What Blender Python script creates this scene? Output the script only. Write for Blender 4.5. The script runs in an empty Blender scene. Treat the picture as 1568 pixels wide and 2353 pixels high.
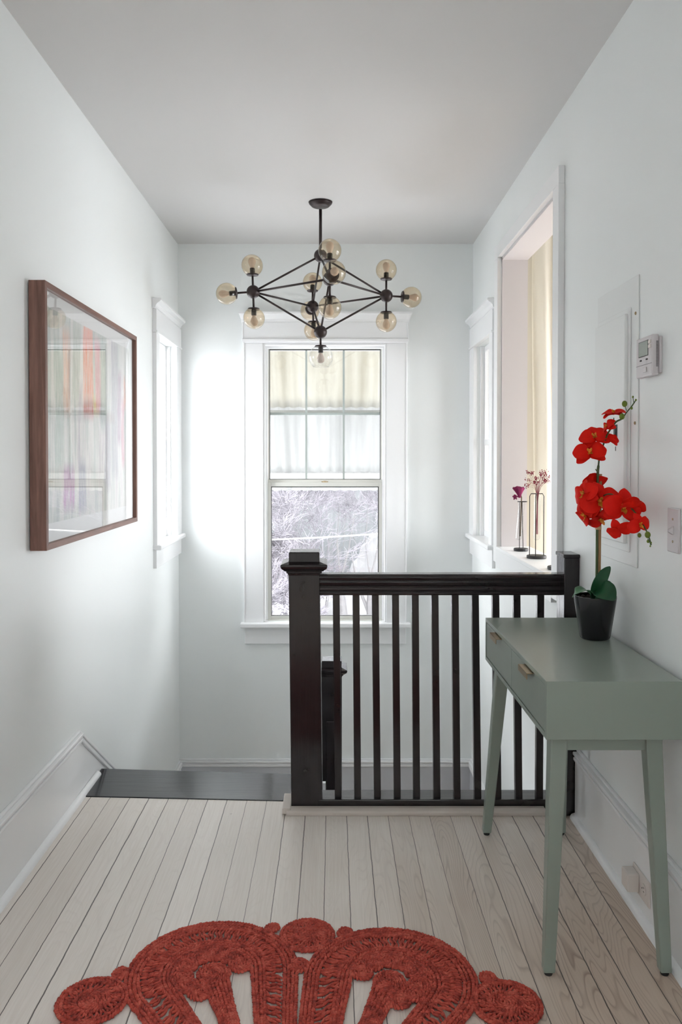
import bpy, bmesh, math, random
from mathutils import Vector, Matrix
random.seed(11)
PI = math.pi
R = math.radians

# ------------------------------------------------------------------ camera, world, light
F, HZ, PITCH, UPP, HY = 1830.0, 1.34, R(1.0), 765.0, 1052.0      # focal length in pixels, eye height, pitch, principal column, horizon row
VPP = HY + F * math.tan(PITCH)
sc = bpy.context.scene
col = sc.collection
cd = bpy.data.cameras.new('camera'); cam = bpy.data.objects.new('camera', cd); col.objects.link(cam)
cd.sensor_fit = 'HORIZONTAL'; cd.sensor_width = 36; cd.lens = F / 1568 * 36
cd.shift_x = (784 - UPP) / 1568; cd.shift_y = (VPP - 1176.5) / 1568
cd.clip_start = 0.02; cd.clip_end = 300
cam.location = (0, 0, HZ); cam.rotation_euler = (PI / 2 - PITCH, 0, 0)
sc.camera = cam
sc.view_settings.view_transform = 'Standard'; sc.view_settings.look = 'None'
sc.view_settings.gamma = 1; sc.view_settings.use_curve_mapping = False
sc.view_settings.exposure = 0.97
w = bpy.data.worlds.new('overcast_sky'); sc.world = w; w.use_nodes = True
wn = w.node_tree.nodes; wl = w.node_tree.links
bg = wn['Background']; bg.inputs[1].default_value = 8.0
tc = wn.new('ShaderNodeTexCoord'); sp = wn.new('ShaderNodeSeparateXYZ'); cr = wn.new('ShaderNodeValToRGB')
wl.new(tc.outputs['Generated'], sp.inputs[0]); wl.new(sp.outputs['Z'], cr.inputs[0]); wl.new(cr.outputs[0], bg.inputs[0])
cr.color_ramp.elements[0].color = (0.97, 0.98, 1, 1); cr.color_ramp.elements[1].color = (1.15, 1.2, 1.25, 1)
sc.cycles.max_bounces = 9; sc.cycles.diffuse_bounces = 6; sc.cycles.transparent_max_bounces = 20
sc.cycles.sample_clamp_indirect = 8
try: sc.cycles.use_denoising = True
except Exception: pass

sl_ = bpy.data.lights.new('winter_sun', 'SUN'); sl_.energy = 4; sl_.angle = R(2); sl_.color = (1, .96, .9)
sun = bpy.data.objects.new('winter_sun', sl_); col.objects.link(sun); sun.rotation_euler = (R(42), 0, R(0)); sun.location = (0, -6, 8)
def area(name, loc, rot, sx, sy, power, color=(1, 1, 1), portal=False):
    l = bpy.data.lights.new(name, 'AREA'); l.shape = 'RECTANGLE'; l.size = sx; l.size_y = sy
    l.energy = power; l.color = color
    if portal: l.cycles.is_portal = True
    o = bpy.data.objects.new(name, l); col.objects.link(o); o.location = loc; o.rotation_euler = rot
    return o
area('daylight_portal_back', (-.05, 5.40, 1.17), (-PI / 2, 0, 0), .80, 1.84, 1, portal=True)
area('daylight_portal_left', (-1.19, 4.82, 1.44), (0, -PI / 2, 0), 1.24, .52, 1, portal=True)
area('fill_portal_below', (-1.19, 4.2, -1.82), (0, -PI / 2, 0), 1.4, 1.4, 1, portal=True)  # unseen opening low in the left wall, added to brighten the stairwell
area('daylight_portal_right', (1.09, 4.82, 1.44), (0, PI / 2, 0), 1.24, .52, 1, portal=True)
# unseen side-wall opening behind the camera, added to let in fill daylight
area('fill_portal_hall', (1.08, -1.25, 1.82), (0, PI / 2, 0), 1.36, 1.0, 1, portal=True)
area('daylight_portal_room', (2.98, 4.0, 1.45), (0, PI / 2, 0), 1.5, 1.6, 1, portal=True)

XL, XR, YB, ZC, YH = -1.012, .917, 5.22, 2.735, -2.5      # walls, back wall, ceiling, end of the hall behind the camera

def at(u, v, Y):
    """point at depth Y seen at photo pixel (u, v)"""
    dx = (u - UPP) / F; dv = -(v - VPP) / F
    dy = math.cos(PITCH) + dv * math.sin(PITCH); dz = -math.sin(PITCH) + dv * math.cos(PITCH)
    t = Y / dy
    return Vector((dx * t, Y, HZ + dz * t))

# ------------------------------------------------------------------ materials
def srgb(r, g, b):
    f = lambda c: (c / 255 / 12.92) if c / 255 <= .04045 else ((c / 255 + .055) / 1.055) ** 2.4
    return (f(r), f(g), f(b), 1)

class N:
    """tiny node-tree writer"""
    def __init__(s, name):
        s.m = bpy.data.materials.new(name); s.m.use_nodes = True
        s.t = s.m.node_tree; s.n = s.t.nodes; s.l = s.t.links
        s.b = s.n['Principled BSDF']; s.out = s.n['Material Output']
    def new(s, typ, **kw):
        nd = s.n.new(typ)
        for k, v in kw.items(): setattr(nd, k, v)
        return nd
    def put(s, inp, v):
        if isinstance(v, bpy.types.NodeSocket): s.l.new(v, inp)
        else: inp.default_value = v
    def math(s, op, a, b=0.0, c=None, clamp=False):
        nd = s.new('ShaderNodeMath', operation=op, use_clamp=clamp)
        s.put(nd.inputs[0], a); s.put(nd.inputs[1], b)
        if c is not None: s.put(nd.inputs[2], c)
        return nd.outputs[0]
    def obj(s): return s.new('ShaderNodeTexCoord').outputs['Object']
    def mapping(s, vec, scale=(1, 1, 1), loc=(0, 0, 0), rot=(0, 0, 0)):
        nd = s.new('ShaderNodeMapping'); s.l.new(vec, nd.inputs[0])
        nd.inputs[1].default_value = loc; nd.inputs[2].default_value = rot; nd.inputs[3].default_value = scale
        return nd.outputs[0]
    def noise(s, vec, scale=5, detail=3, rough=.5, dist=0):
        nd = s.new('ShaderNodeTexNoise'); s.l.new(vec, nd.inputs['Vector'])
        nd.inputs['Scale'].default_value = scale; nd.inputs['Detail'].default_value = detail
        nd.inputs['Roughness'].default_value = rough; nd.inputs['Distortion'].default_value = dist
        return nd.outputs['Fac']
    def ramp(s, fac, stops, interp='LINEAR'):
        nd = s.new('ShaderNodeValToRGB'); s.put(nd.inputs[0], fac); r = nd.color_ramp; r.interpolation = interp
        while len(r.elements) < len(stops): r.elements.new(.5)
        for e, (p, c) in zip(r.elements, stops): e.position = p; e.color = c if len(c) == 4 else (*c, 1)
        return nd.outputs[0]
    def mix(s, fac, a, b, blend='MIX'):
        nd = s.new('ShaderNodeMix', data_type='RGBA', blend_type=blend)
        s.put(nd.inputs[0], fac); s.put(nd.inputs[6], a); s.put(nd.inputs[7], b)
        return nd.outputs[2]
    def bump(s, h, strength=.2, dist=.002):
        nd = s.new('ShaderNodeBump'); nd.inputs['Strength'].default_value = strength; nd.inputs['Distance'].default_value = dist
        s.l.new(h, nd.inputs['Height']); s.l.new(nd.outputs[0], s.b.inputs['Normal'])
    def base(s, c): s.put(s.b.inputs['Base Color'], c)
    def rough(s, r): s.put(s.b.inputs['Roughness'], r)

def paint(name, c, rough=.5, bump=.15, scale=40, stretch=(1, 1, 1), var=.02, spec=.5, metal=0, coat=0):
    k = N(name); o = k.obj(); v = k.mapping(o, stretch)
    n = k.noise(v, scale, 4, .6)
    lo = tuple(max(0, x * (1 - var)) for x in c[:3]) + (1,); hi = tuple(min(1, x * (1 + var)) for x in c[:3]) + (1,)
    n2 = k.noise(v, scale * .15, 3)
    k.base(k.mix(n2, lo, hi)); k.rough(rough); k.b.inputs['Metallic'].default_value = metal
    k.b.inputs['Specular IOR Level'].default_value = spec; k.b.inputs['Coat Weight'].default_value = coat
    k.b.inputs['Coat Roughness'].default_value = .08
    if bump: k.bump(n, bump, .002)
    return k.m

M = {}
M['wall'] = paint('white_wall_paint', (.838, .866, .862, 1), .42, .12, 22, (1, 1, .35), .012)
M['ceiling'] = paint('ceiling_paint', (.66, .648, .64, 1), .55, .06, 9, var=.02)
M['trim'] = paint('white_gloss_trim', (.86, .868, .875, 1), .28, .10, 30, var=.01)
M['skirt'] = paint('pale_grey_gloss_skirting', (.58, .60, .64, 1), .25, .10, 30, var=.015)
M['cream'] = paint('cream_wall_paint', srgb(214, 207, 194), .6, .05, 30)
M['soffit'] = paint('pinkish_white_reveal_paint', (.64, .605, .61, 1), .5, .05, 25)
M['sash'] = paint('off_white_window_metal', (.66, .66, .62, 1), .35, .05, 30)
M['muntin'] = paint('grey_green_glazing_bar', (.42, .47, .45, 1), .4, .05, 30)
M['gasket'] = paint('black_window_gasket', (.03, .03, .03, 1), .5, 0)
M['bronze'] = paint('dark_bronze_metal', (.038, .026, .026, 1), .38, .05, 90, var=.1, metal=.35)
M['black_plastic'] = paint('black_socket_plastic', (.02, .02, .022, 1), .35, .3, 400)
M['green'] = paint('sage_green_lacquer', srgb(136, 148, 138), .28, .04, 60, var=.015, spec=.8)
M['brass'] = paint('brushed_champagne_metal', srgb(168, 150, 120), .32, .05, 80, metal=.85)
M['foot'] = paint('black_rubber_pad', (.012, .012, .012, 1), .6, 0)
M['white_plastic'] = paint('off_white_plastic', srgb(205, 200, 202), .4, .03, 60)
M['beige_plastic'] = paint('ivory_plastic', srgb(222, 214, 208), .4, .03, 60)
M['dark_slot'] = paint('dark_slot', (.02, .018, .018, 1), .6, 0)
M['panel'] = paint('painted_steel_panel', (.80, .82, .815, 1), .38, .2, 25, (1, 1, .4), .015)
M['screen'] = paint('grey_lcd_screen', srgb(140, 150, 142), .15, 0)
M['iron'] = paint('matt_black_iron', (.02, .019, .02, 1), .5, .1, 120)
M['soil'] = paint('dark_bark_soil', (.02, .013, .01, 1), .9, .9, 160, var=.6)
M['leaf'] = paint('dark_green_leaf', srgb(22, 74, 44), .33, .12, 40, (1, 1, 4), .25)
M['leaf_pale'] = paint('pale_green_leaf_back', srgb(78, 122, 88), .4, .1, 40, var=.15)
M['stem'] = paint('green_plant_stem', srgb(64, 84, 44), .5, .2, 120, var=.2)
M['bud'] = paint('olive_green_bud', srgb(104, 122, 30), .4, .1, 80, var=.3)
M['bamboo'] = paint('tan_bamboo', srgb(168, 130, 88), .5, .2, 60, (6, 6, 1), .12)
M['tie'] = paint('tan_raffia_tie', srgb(212, 172, 128), .6, .3, 200)
M['anther'] = paint('yellow_orchid_lip', srgb(226, 140, 40), .5, .3, 200, var=.35)
M['dry_red'] = paint('dried_crimson_flower', srgb(138, 22, 50), .8, .5, 300, var=.4)
M['dry_stalk'] = paint('dried_pink_stalk', srgb(150, 70, 90), .8, 0)
M['celosia'] = paint('plum_velvet_flower', srgb(126, 26, 78), .85, .8, 260, var=.4)
M['brown_stalk'] = paint('olive_dried_stalk', srgb(96, 78, 52), .8, .2)
M['wire'] = paint('white_frosted_cable', (.16, .16, .16, 1), .6, 0)
M['mat_board'] = paint('white_mat_board', (.78, .78, .77, 1), .7, .05, 200)

def black_gloss(name, c=(.013, .010, .011, 1), rough=.16, scale=(60, 60, 3)):
    k = N(name); o = k.obj(); v = k.mapping(o, scale)
    n = k.noise(v, 1.0, 5, .65); n2 = k.noise(o, 14, 3)
    wear = k.ramp(k.noise(k.mapping(o, (30, 30, 30)), 1, 4, .7), [(.0, (0, 0, 0)), (.73, (0, 0, 0)), (.78, (1, 1, 1)), (1, (1, 1, 1))])
    k.base(k.mix(n2, c, tuple(x * 1.7 for x in c[:3]) + (1,)))
    k.rough(k.math('ADD', k.math('MULTIPLY', n2, .14), rough - .07))
    k.bump(n, .28, .003)
    return k.m
M['black_v'] = black_gloss('glossy_black_stained_wood')
M['black_h'] = black_gloss('glossy_black_stained_rail', scale=(3, 60, 60))
M['black_tread'] = black_gloss('glossy_black_painted_board', (.022, .023, .026, 1), .13, (2.5, 26, 26))

def thin_glass(name, tint=(1, 1, 1, 1), ior=1.45, rough=0.0, haze=0.0, edge=None, boost=1.0):
    k = N(name); k.n.remove(k.b)
    tr = k.new('ShaderNodeBsdfTransparent'); gl = k.new('ShaderNodeBsdfGlossy'); gl.inputs['Roughness'].default_value = rough
    lwf = k.new('ShaderNodeLayerWeight'); lwf.inputs[0].default_value = .5; f0 = ((ior - 1) / (ior + 1)) ** 2
    frs = k.math('ADD', f0, k.math('MULTIPLY', 1 - f0, k.math('POWER', lwf.outputs['Facing'], 5.0)))
    if edge:
        lw = k.new('ShaderNodeLayerWeight'); lw.inputs[0].default_value = .35
        tr_c = k.mix(lw.outputs['Facing'], tint, edge); k.l.new(tr_c, tr.inputs[0])
    else: tr.inputs[0].default_value = tint
    mx = k.new('ShaderNodeMixShader')
    k.l.new(k.math('MULTIPLY', frs, boost, clamp=True), mx.inputs[0]); k.l.new(tr.outputs[0], mx.inputs[1]); k.l.new(gl.outputs[0], mx.inputs[2])
    last = mx.outputs[0]
    if haze:
        df = k.new('ShaderNodeBsdfDiffuse'); df.inputs[0].default_value = (.8, .8, .82, 1)
        m2 = k.new('ShaderNodeMixShader'); n = k.noise(k.mapping(k.obj(), (3, 3, 3)), 1, 6, .7)
        k.l.new(k.math('MULTIPLY', n, haze), m2.inputs[0]); k.l.new(last, m2.inputs[1]); k.l.new(df.outputs[0], m2.inputs[2]); last = m2.outputs[0]
    k.l.new(last, k.out.inputs[0])
    return k.m
M['pane'] = thin_glass('window_glass', haze=.05)
M['amber'] = thin_glass('cognac_tinted_glass', (.935, .87, .77, 1), 1.5, edge=(.80, .70, .54, 1), boost=1.3)
M['clear'] = thin_glass('clear_blown_glass', (.97, .97, .97, 1), 1.5, edge=(.90, .90, .90, 1), boost=1.2)
M['tube_glass'] = thin_glass('test_tube_glass', (.96, .97, .97, 1), 1.5, edge=(.88, .89, .90, 1))
M['picture_glass'] = thin_glass('picture_glass', ior=1.65, boost=1.25)

k = N('frosted_light_bulb'); k.base((.72, .62, .55, 1)); k.rough(.4); k.b.inputs['Transmission Weight'].default_value = .3; M['bulb'] = k.m

def translucent(name, c, amount, strength=1.0, streak=None, rough=.6):
    k = N(name); k.n.remove(k.b)
    df = k.new('ShaderNodeBsdfDiffuse'); tl = k.new('ShaderNodeBsdfTranslucent'); mx = k.new('ShaderNodeMixShader')
    cc = c
    if streak:
        cc = k.mix(k.ramp(k.noise(k.mapping(k.obj(), streak[1]), 1, 4, .6), [(.35, (0, 0, 0)), (.7, (1, 1, 1))]), c, streak[0])
    k.put(df.inputs[0], cc); k.put(tl.inputs[0], cc); mx.inputs[0].default_value = amount
    k.l.new(df.outputs[0], mx.inputs[1]); k.l.new(tl.outputs[0], mx.inputs[2]); k.l.new(mx.outputs[0], k.out.inputs[0])
    return k.m
M['curtain'] = translucent('cream_curtain_cloth', srgb(234, 229, 219), .35)
M['awning_a'] = translucent('weathered_cream_corrugated_sheet', (.42, .41, .375, 1), .6, streak=((.33, .315, .275, 1), (10, .6, .6)))
M['awning_b'] = translucent('white_corrugated_sheet', (.40, .40, .395, 1), .55, streak=((.31, .31, .305, 1), (10, .6, .6)))
M['awning_rail'] = paint('weathered_awning_rail', (.13, .13, .115, 1), .6, .2)
M['awning_rail_w'] = paint('white_awning_rail', (.30, .30, .29, 1), .6, .2)

# petals: red cloth with a little orange towards the heart
k = N('red_silk_petal'); o = k.obj()
k.base(k.mix(k.noise(o, 30, 4, .6), srgb(205, 5, 3), srgb(240, 34, 10))); k.rough(.65); k.b.inputs['Specular IOR Level'].default_value = .2
k.b.inputs['Subsurface Weight'].default_value = .0
k.bump(k.noise(k.mapping(o, (1, 1, 1)), 90, 4), .12, .002)
M['petal'] = k.m

# walnut frame
def walnut(name, stretch):
    k = N(name); o = k.obj(); v = k.mapping(o, stretch)
    n = k.noise(v, 1, 6, .65, .6); n2 = k.noise(v, 4, 3, .6)
    c = k.ramp(n, [(.3, srgb(92, 62, 52)), (.5, srgb(124, 88, 76)), (.7, srgb(146, 108, 94))])
    k.base(k.mix(k.math('MULTIPLY', n2, .4), c, srgb(88, 58, 48))); k.rough(.45); k.bump(n2, .15, .001)
    return k.m
M['walnut_v'] = walnut('walnut_upright', (45, 45, 3)); M['walnut_h'] = walnut('walnut_rail', (45, 3, 45))

# abstract painting: vertical dragged brush strokes, in the plane Y-Z
k = N('abstract_painting'); o = k.obj(); sx = k.new('ShaderNodeSeparateXYZ'); k.l.new(o, sx.inputs[0])
y = sx.outputs['Y']; z = sx.outputs['Z']
stroke = k.mapping(o, (1, 16, 1.6)); n = k.noise(stroke, 1, 6, .7, .3); fine = k.noise(k.mapping(o, (1, 120, 9)), 1, 4, .7)
wob = k.math('ADD', y, k.math('MULTIPLY', k.math('SUBTRACT', k.noise(k.mapping(o, (1, 9, 3)), 1, 4), .5), .07))
basec = k.ramp(n, [(.25, srgb(150, 158, 156)), (.42, srgb(190, 196, 190)), (.55, srgb(226, 222, 216)), (.66, srgb(196, 186, 192)), (.8, srgb(168, 160, 168))])
def band(yc, hw, z0, z1, soft=.05):
    a = k.math('SUBTRACT', 1.0, k.math('MULTIPLY', k.math('SUBTRACT', k.math('ABSOLUTE', k.math('SUBTRACT', wob, yc)), hw), 60), clamp=True)
    b = k.math('MULTIPLY', k.math('SUBTRACT', z, z0), 1 / soft, clamp=True); c = k.math('MULTIPLY', k.math('SUBTRACT', z1, z), 1 / soft, clamp=True)
    return k.math('MULTIPLY', k.math('MULTIPLY', a, b), k.math('MULTIPLY', c, k.math('MULTIPLY', k.math('SUBTRACT', fine, .28), 3.2, clamp=True)), clamp=True)
cc = basec
for (yc, hw, z0, z1, c) in [(-.10, .055, .52, .86, (240, 128, 92)), (-.10, .05, .45, .56, (196, 60, 48)), (-.01, .03, .47, .58, (222, 182, 60)), (-.36, .03, .45, .80, (232, 178, 150)),
                            (-.25, .035, .50, .85, (176, 184, 172)), (.03, .03, .48, .82, (214, 120, 140)), (-.44, .04, .25, .75, (172, 188, 176)), (.10, .04, .40, .86, (150, 168, 160)),
                            (.42, .016, .25, .60, (200, 96, 128)), (.36, .022, .35, .72, (150, 92, 140)), (.45, .014, .52, .70, (236, 140, 110)), (-.33, .05, .10, .30, (190, 130, 180)),
                            (.17, .035, .15, .5, (170, 164, 176)), (.28, .04, .2, .85, (150, 150, 160)), (-.18, .04, .08, .32, (160, 160, 178)), (-.28, .18, .44, .49, (84, 74, 84)),
                            (.09, .05, .45, .51, (70, 74, 74)), (.22, .05, .45, .52, (140, 84, 84))]:
    cc = k.mix(band(yc, hw, z0, z1), cc, srgb(*c))
k.base(cc); k.rough(.65)
M['art'] = k.m

# whitewashed pine floor boards running along Y
k = N('whitewashed_pine_floor'); o = k.obj(); sx = k.new('ShaderNodeSeparateXYZ'); k.l.new(o, sx.inputs[0])
BW = .0775
jit = k.math('MULTIPLY', k.math('SUBTRACT', k.noise(k.mapping(o, (3, 9, 3)), 1, 5, .7), .5), .006)
q = k.math('DIVIDE', k.math('ADD', k.math('SUBTRACT', sx.outputs['X'], .052), jit), BW)
idx = k.math('FLOOR', q); fr = k.math('FRACT', q)
cb = k.new('ShaderNodeCombineXYZ'); k.l.new(idx, cb.inputs[0]); wh = k.new('ShaderNodeTexWhiteNoise', noise_dimensions='3D'); k.l.new(cb.outputs[0], wh.inputs['Vector'])
rnd = wh.outputs['Value']
cb2 = k.new('ShaderNodeCombineXYZ')
k.l.new(k.math('ADD', sx.outputs['X'], k.math('MULTIPLY', rnd, 3.1)), cb2.inputs[0]); k.l.new(k.math('ADD', sx.outputs['Y'], k.math('MULTIPLY', rnd, 37.0)), cb2.inputs[1])
bv = cb2.outputs[0]
# grain: iso-lines of a stretched noise
g0 = k.noise(k.mapping(bv, (6.0, .75, 1)), 1, 2, .5, .2)
rings = k.math('FRACT', k.math('MULTIPLY', g0, 44.0))
ringm = k.ramp(rings, [(0, (0, 0, 0)), (.62, (.06, .06, .06)), (.88, (1, 1, 1)), (1, (0, 0, 0))])
fineg = k.noise(k.mapping(bv, (160, 3.0, 1)), 1, 4, .7)
washn = k.noise(k.mapping(o, (1.6, .8, 1)), 1, 4, .6)
wash = k.math('ADD', k.math('MULTIPLY', washn, .9), k.math('MULTIPLY', rnd, .12))
wash = k.math('ADD', wash, k.math('MULTIPLY', k.math('SUBTRACT', .25, sx.outputs['X']), .50))
wash = k.math('ADD', wash, k.math('MULTIPLY', k.math('SUBTRACT', sx.outputs['Y'], 2.3), .22))
wash = k.math('ADD', wash, .12)
wm = k.ramp(wash, [(.25, (0, 0, 0)), (.80, (1, 1, 1))])
gm = k.ramp(k.noise(k.mapping(bv, (2.2, .5, 1), (5, 3, 0)), 1, 2), [(.42, (0, 0, 0)), (.60, (1, 1, 1))])
woodc = k.mix(k.math('MULTIPLY', ringm, k.math('ADD', .42, k.math('MULTIPLY', gm, .58))), srgb(212, 194, 178), srgb(158, 134, 118))
whitec = k.mix(k.math('MULTIPLY', k.math('MULTIPLY', ringm, .30), k.math('MULTIPLY', fineg, washn)), srgb(240, 233, 226), srgb(176, 162, 152))
tone = k.mix(rnd, (.86, .85, .83, 1), (1.0, 1.0, 1.0, 1))
colr = k.mix(tone, (0, 0, 0, 1), (1, 1, 1, 1))
cmix = k.mix(wm, woodc, whitec)
cmix = k.mix(1.0, cmix, k.mix(rnd, (.90, .89, .88, 1), (1, 1, 1, 1)), 'MULTIPLY')
cmix = k.mix(1.0, cmix, k.ramp(fineg, [(.25, (.90, .88, .86)), (.6, (1, 1, 1))]), 'MULTIPLY')
specks = k.ramp(k.noise(k.mapping(o, (22, 14, 1)), 1, 2, .5), [(.76, (0, 0, 0)), (.80, (1, 1, 1))])
cmix = k.mix(k.math('MULTIPLY', specks, .5), cmix, srgb(110, 96, 86))
edge = k.math('MINIMUM', fr, k.math('SUBTRACT', 1.0, fr))
gapn = k.math('ADD', .006, k.math('MULTIPLY', k.noise(k.mapping(o, (2, 1.3, 1)), 1, 3), .024))
gap = k.math('LESS_THAN', edge, k.math('MULTIPLY', gapn, k.math('ADD', .45, rnd)))
cmix = k.mix(k.math('MULTIPLY', gap, .86), cmix, srgb(58, 48, 44))
k.base(cmix); k.rough(k.math('ADD', .27, k.math('MULTIPLY', fineg, .16)))
k.bump(k.math('SUBTRACT', k.math('MULTIPLY', fineg, .15), gap), .35, .0015)
M['floor'] = k.m

# red dyed jute
k = N('red_dyed_jute'); o = k.obj()
n = k.noise(o, 55, 3, .6); n2 = k.noise(k.mapping(o, (1, 1, 1)), 260, 3, .7)
c = k.ramp(n, [(.28, srgb(132, 42, 34)), (.5, srgb(196, 74, 58)), (.72, srgb(224, 110, 90))])
k.base(k.mix(k.math('MULTIPLY', n2, .45), c, srgb(122, 40, 34))); k.rough(.75); k.bump(n2, .6, .002)
M['jute'] = k.m

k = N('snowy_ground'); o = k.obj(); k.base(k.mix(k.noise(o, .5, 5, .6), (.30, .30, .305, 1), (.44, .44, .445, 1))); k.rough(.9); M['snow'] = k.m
k = N('wooded_winter_hillside'); o = k.obj()
k.base(k.mix(k.noise(k.mapping(o, (.8, .8, .4)), 1, 8, .75), (.014, .016, .017, 1), (.050, .053, .056, 1))); k.rough(1); M['hill'] = k.m
M['twig'] = paint('pale_frosted_twig', (.105, .098, .112, 1), .8, 0)
M['twig_d'] = paint('grey_bark', (.055, .053, .055, 1), .8, 0)

# ------------------------------------------------------------------ mesh helpers
WLOC = {}
def link(name, me, mat, parent=None, recenter=True, bevel=0, smooth=False, subsurf=0):
    o = bpy.data.objects.new(name, me); col.objects.link(o)
    if mat: me.materials.append(mat)
    if parent is not None:
        off = WLOC.get(parent.name, Vector((0, 0, 0))); me.transform(Matrix.Translation(-off)); o.parent = parent
        WLOC[o.name] = off
    elif recenter:
        vs = [v.co for v in me.vertices]
        c = Vector(((min(v.x for v in vs) + max(v.x for v in vs)) / 2, (min(v.y for v in vs) + max(v.y for v in vs)) / 2, min(v.z for v in vs)))
        me.transform(Matrix.Translation(-c)); o.location = c; WLOC[o.name] = c
    else: WLOC[o.name] = Vector((0, 0, 0))
    if smooth:
        for p in me.polygons: p.use_smooth = True
    if bevel:
        b = o.modifiers.new('bevel', 'BEVEL'); b.width = bevel; b.segments = 2; b.limit_method = 'ANGLE'; b.angle_limit = R(40)
        b.harden_normals = False
    if subsurf:
        s = o.modifiers.new('subdivision', 'SUBSURF'); s.levels = subsurf; s.render_levels = subsurf
    return o

class MB:
    def __init__(s): s.v = []; s.f = []
    def add(s, vs, fs):
        n = len(s.v); s.v += [tuple(p) for p in vs]; s.f += [tuple(i + n for i in f) for f in fs]; return s
    def box(s, x0, x1, y0, y1, z0, z1):
        return s.add([(x0, y0, z0), (x1, y0, z0), (x1, y1, z0), (x0, y1, z0), (x0, y0, z1), (x1, y0, z1), (x1, y1, z1), (x0, y1, z1)],
                     [(0, 3, 2, 1), (4, 5, 6, 7), (0, 1, 5, 4), (1, 2, 6, 5), (2, 3, 7, 6), (3, 0, 4, 7)])
    def hexa(s, lo, hi):
        """lo, hi: four corners each, same order"""
        return s.add(list(lo) + list(hi), [(0, 3, 2, 1), (4, 5, 6, 7), (0, 1, 5, 4), (1, 2, 6, 5), (2, 3, 7, 6), (3, 0, 4, 7)])
    def prism(s, prof, d0, d1, axis):
        """profile of 2D points extruded along axis; axis x: (y,z), y: (x,z), z: (x,y)"""
        mk = {'x': lambda p, d: (d, p[0], p[1]), 'y': lambda p, d: (p[0], d, p[1]), 'z': lambda p, d: (p[0], p[1], d)}[axis]
        n = len(prof); vs = [mk(p, d0) for p in prof] + [mk(p, d1) for p in prof]
        fs = [tuple(range(n))[::-1], tuple(range(n, 2 * n))] + [(i, (i + 1) % n, n + (i + 1) % n, n + i) for i in range(n)]
        return s.add(vs, fs)
    def tube(s, pts, r, n=8, cap=True, closed=False):
        pts = [Vector(p) for p in pts]; m = len(pts); rs = r if isinstance(r, (list, tuple)) else [r] * m
        vs = []; fs = []; prev = None
        for i, p in enumerate(pts):
            if closed: t = pts[(i + 1) % m] - pts[i - 1]
            else: t = pts[min(i + 1, m - 1)] - pts[max(i - 1, 0)]
            t.normalize()
            if prev is None: a = t.orthogonal().normalized()
            else:
                a = prev - t * prev.dot(t)
                a = a.normalized() if a.length > 1e-6 else t.orthogonal().normalized()
            prev = a; b = t.cross(a)
            for j in range(n):
                an = 2 * PI * j / n; vs.append(p + (a * math.cos(an) + b * math.sin(an)) * rs[i])
        for i in range(m if closed else m - 1):
            for j in range(n):
                i2 = (i + 1) % m
                fs.append((i * n + j, i * n + (j + 1) % n, i2 * n + (j + 1) % n, i2 * n + j))
        if cap and not closed: fs += [tuple(range(n))[::-1], tuple(range((m - 1) * n, m * n))]
        return s.add(vs, fs)
    def lathe(s, prof, c, axis=(0, 0, 1), n=28, cap=True):
        """prof: (radius, height) pairs along axis from point c"""
        ax = Vector(axis).normalized(); a = ax.orthogonal().normalized()
        if abs(ax.z) > .999: a = Vector((1, 0, 0))
        b = ax.cross(a); c = Vector(c); vs = []; fs = []; m = len(prof)
        for r, h in prof:
            for j in range(n):
                an = 2 * PI * j / n; vs.append(c + ax * h + (a * math.cos(an) + b * math.sin(an)) * r)
        for i in range(m - 1):
            for j in range(n): fs.append((i * n + j, i * n + (j + 1) % n, (i + 1) * n + (j + 1) % n, (i + 1) * n + j))
        if cap: fs += [tuple(range(n))[::-1], tuple(range((m - 1) * n, m * n))]
        return s.add(vs, fs)
    def sphere(s, c, r, n=20, sz=1.0, axis=(0, 0, 1), t0=0.0, t1=PI):
        k = max(6, n // 2)
        return s.lathe([(max(1e-5, r * math.sin(t0 + (t1 - t0) * i / k)), -r * sz * math.cos(t0 + (t1 - t0) * i / k)) for i in range(k + 1)], c, axis, n, cap=False)
    def build(s, name, mat, parent=None, **kw):
        me = bpy.data.meshes.new(name); me.from_pydata(s.v, [], s.f); me.validate()
        bm = bmesh.new(); bm.from_mesh(me); bmesh.ops.recalc_face_normals(bm, faces=bm.faces); bm.to_mesh(me); bm.free()
        return link(name, me, mat, parent, **kw)

def smooth_angle(o, ang=35):
    for p in o.data.polygons: p.use_smooth = True
    try: o.data.set_sharp_from_angle(angle=R(ang))
    except Exception: pass
    return o

def thing(name, label, cat, loc=(0, 0, 0), group=None, kind=None):
    o = bpy.data.objects.new(name, None); col.objects.link(o); o.empty_display_size = .05
    o.location = loc; WLOC[o.name] = Vector(loc); o['label'] = label; o['category'] = cat
    if group: o['group'] = group
    if kind: o['kind'] = kind
    return o
def tag(o, label, cat, group=None, kind=None):
    o['label'] = label; o['category'] = cat
    if group: o['group'] = group
    if kind: o['kind'] = kind
    return o
def struct_empty(name, loc=(0, 0, 0), label=None, cat=None):
    o = bpy.data.objects.new(name, None); col.objects.link(o); o.location = loc; WLOC[o.name] = Vector(loc); o['kind'] = 'structure'
    if label: o['label'] = label
    if cat: o['category'] = cat
    return o
def struct(o, label=None, cat=None):
    o['kind'] = 'structure'
    if label: o['label'] = label
    if cat: o['category'] = cat
    return o
def copy_tree(o, parent=None):
    c = o.copy(); col.objects.link(c); c.parent = parent
    for ch in [x for x in o.children]: copy_tree(ch, c)
    return c

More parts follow.
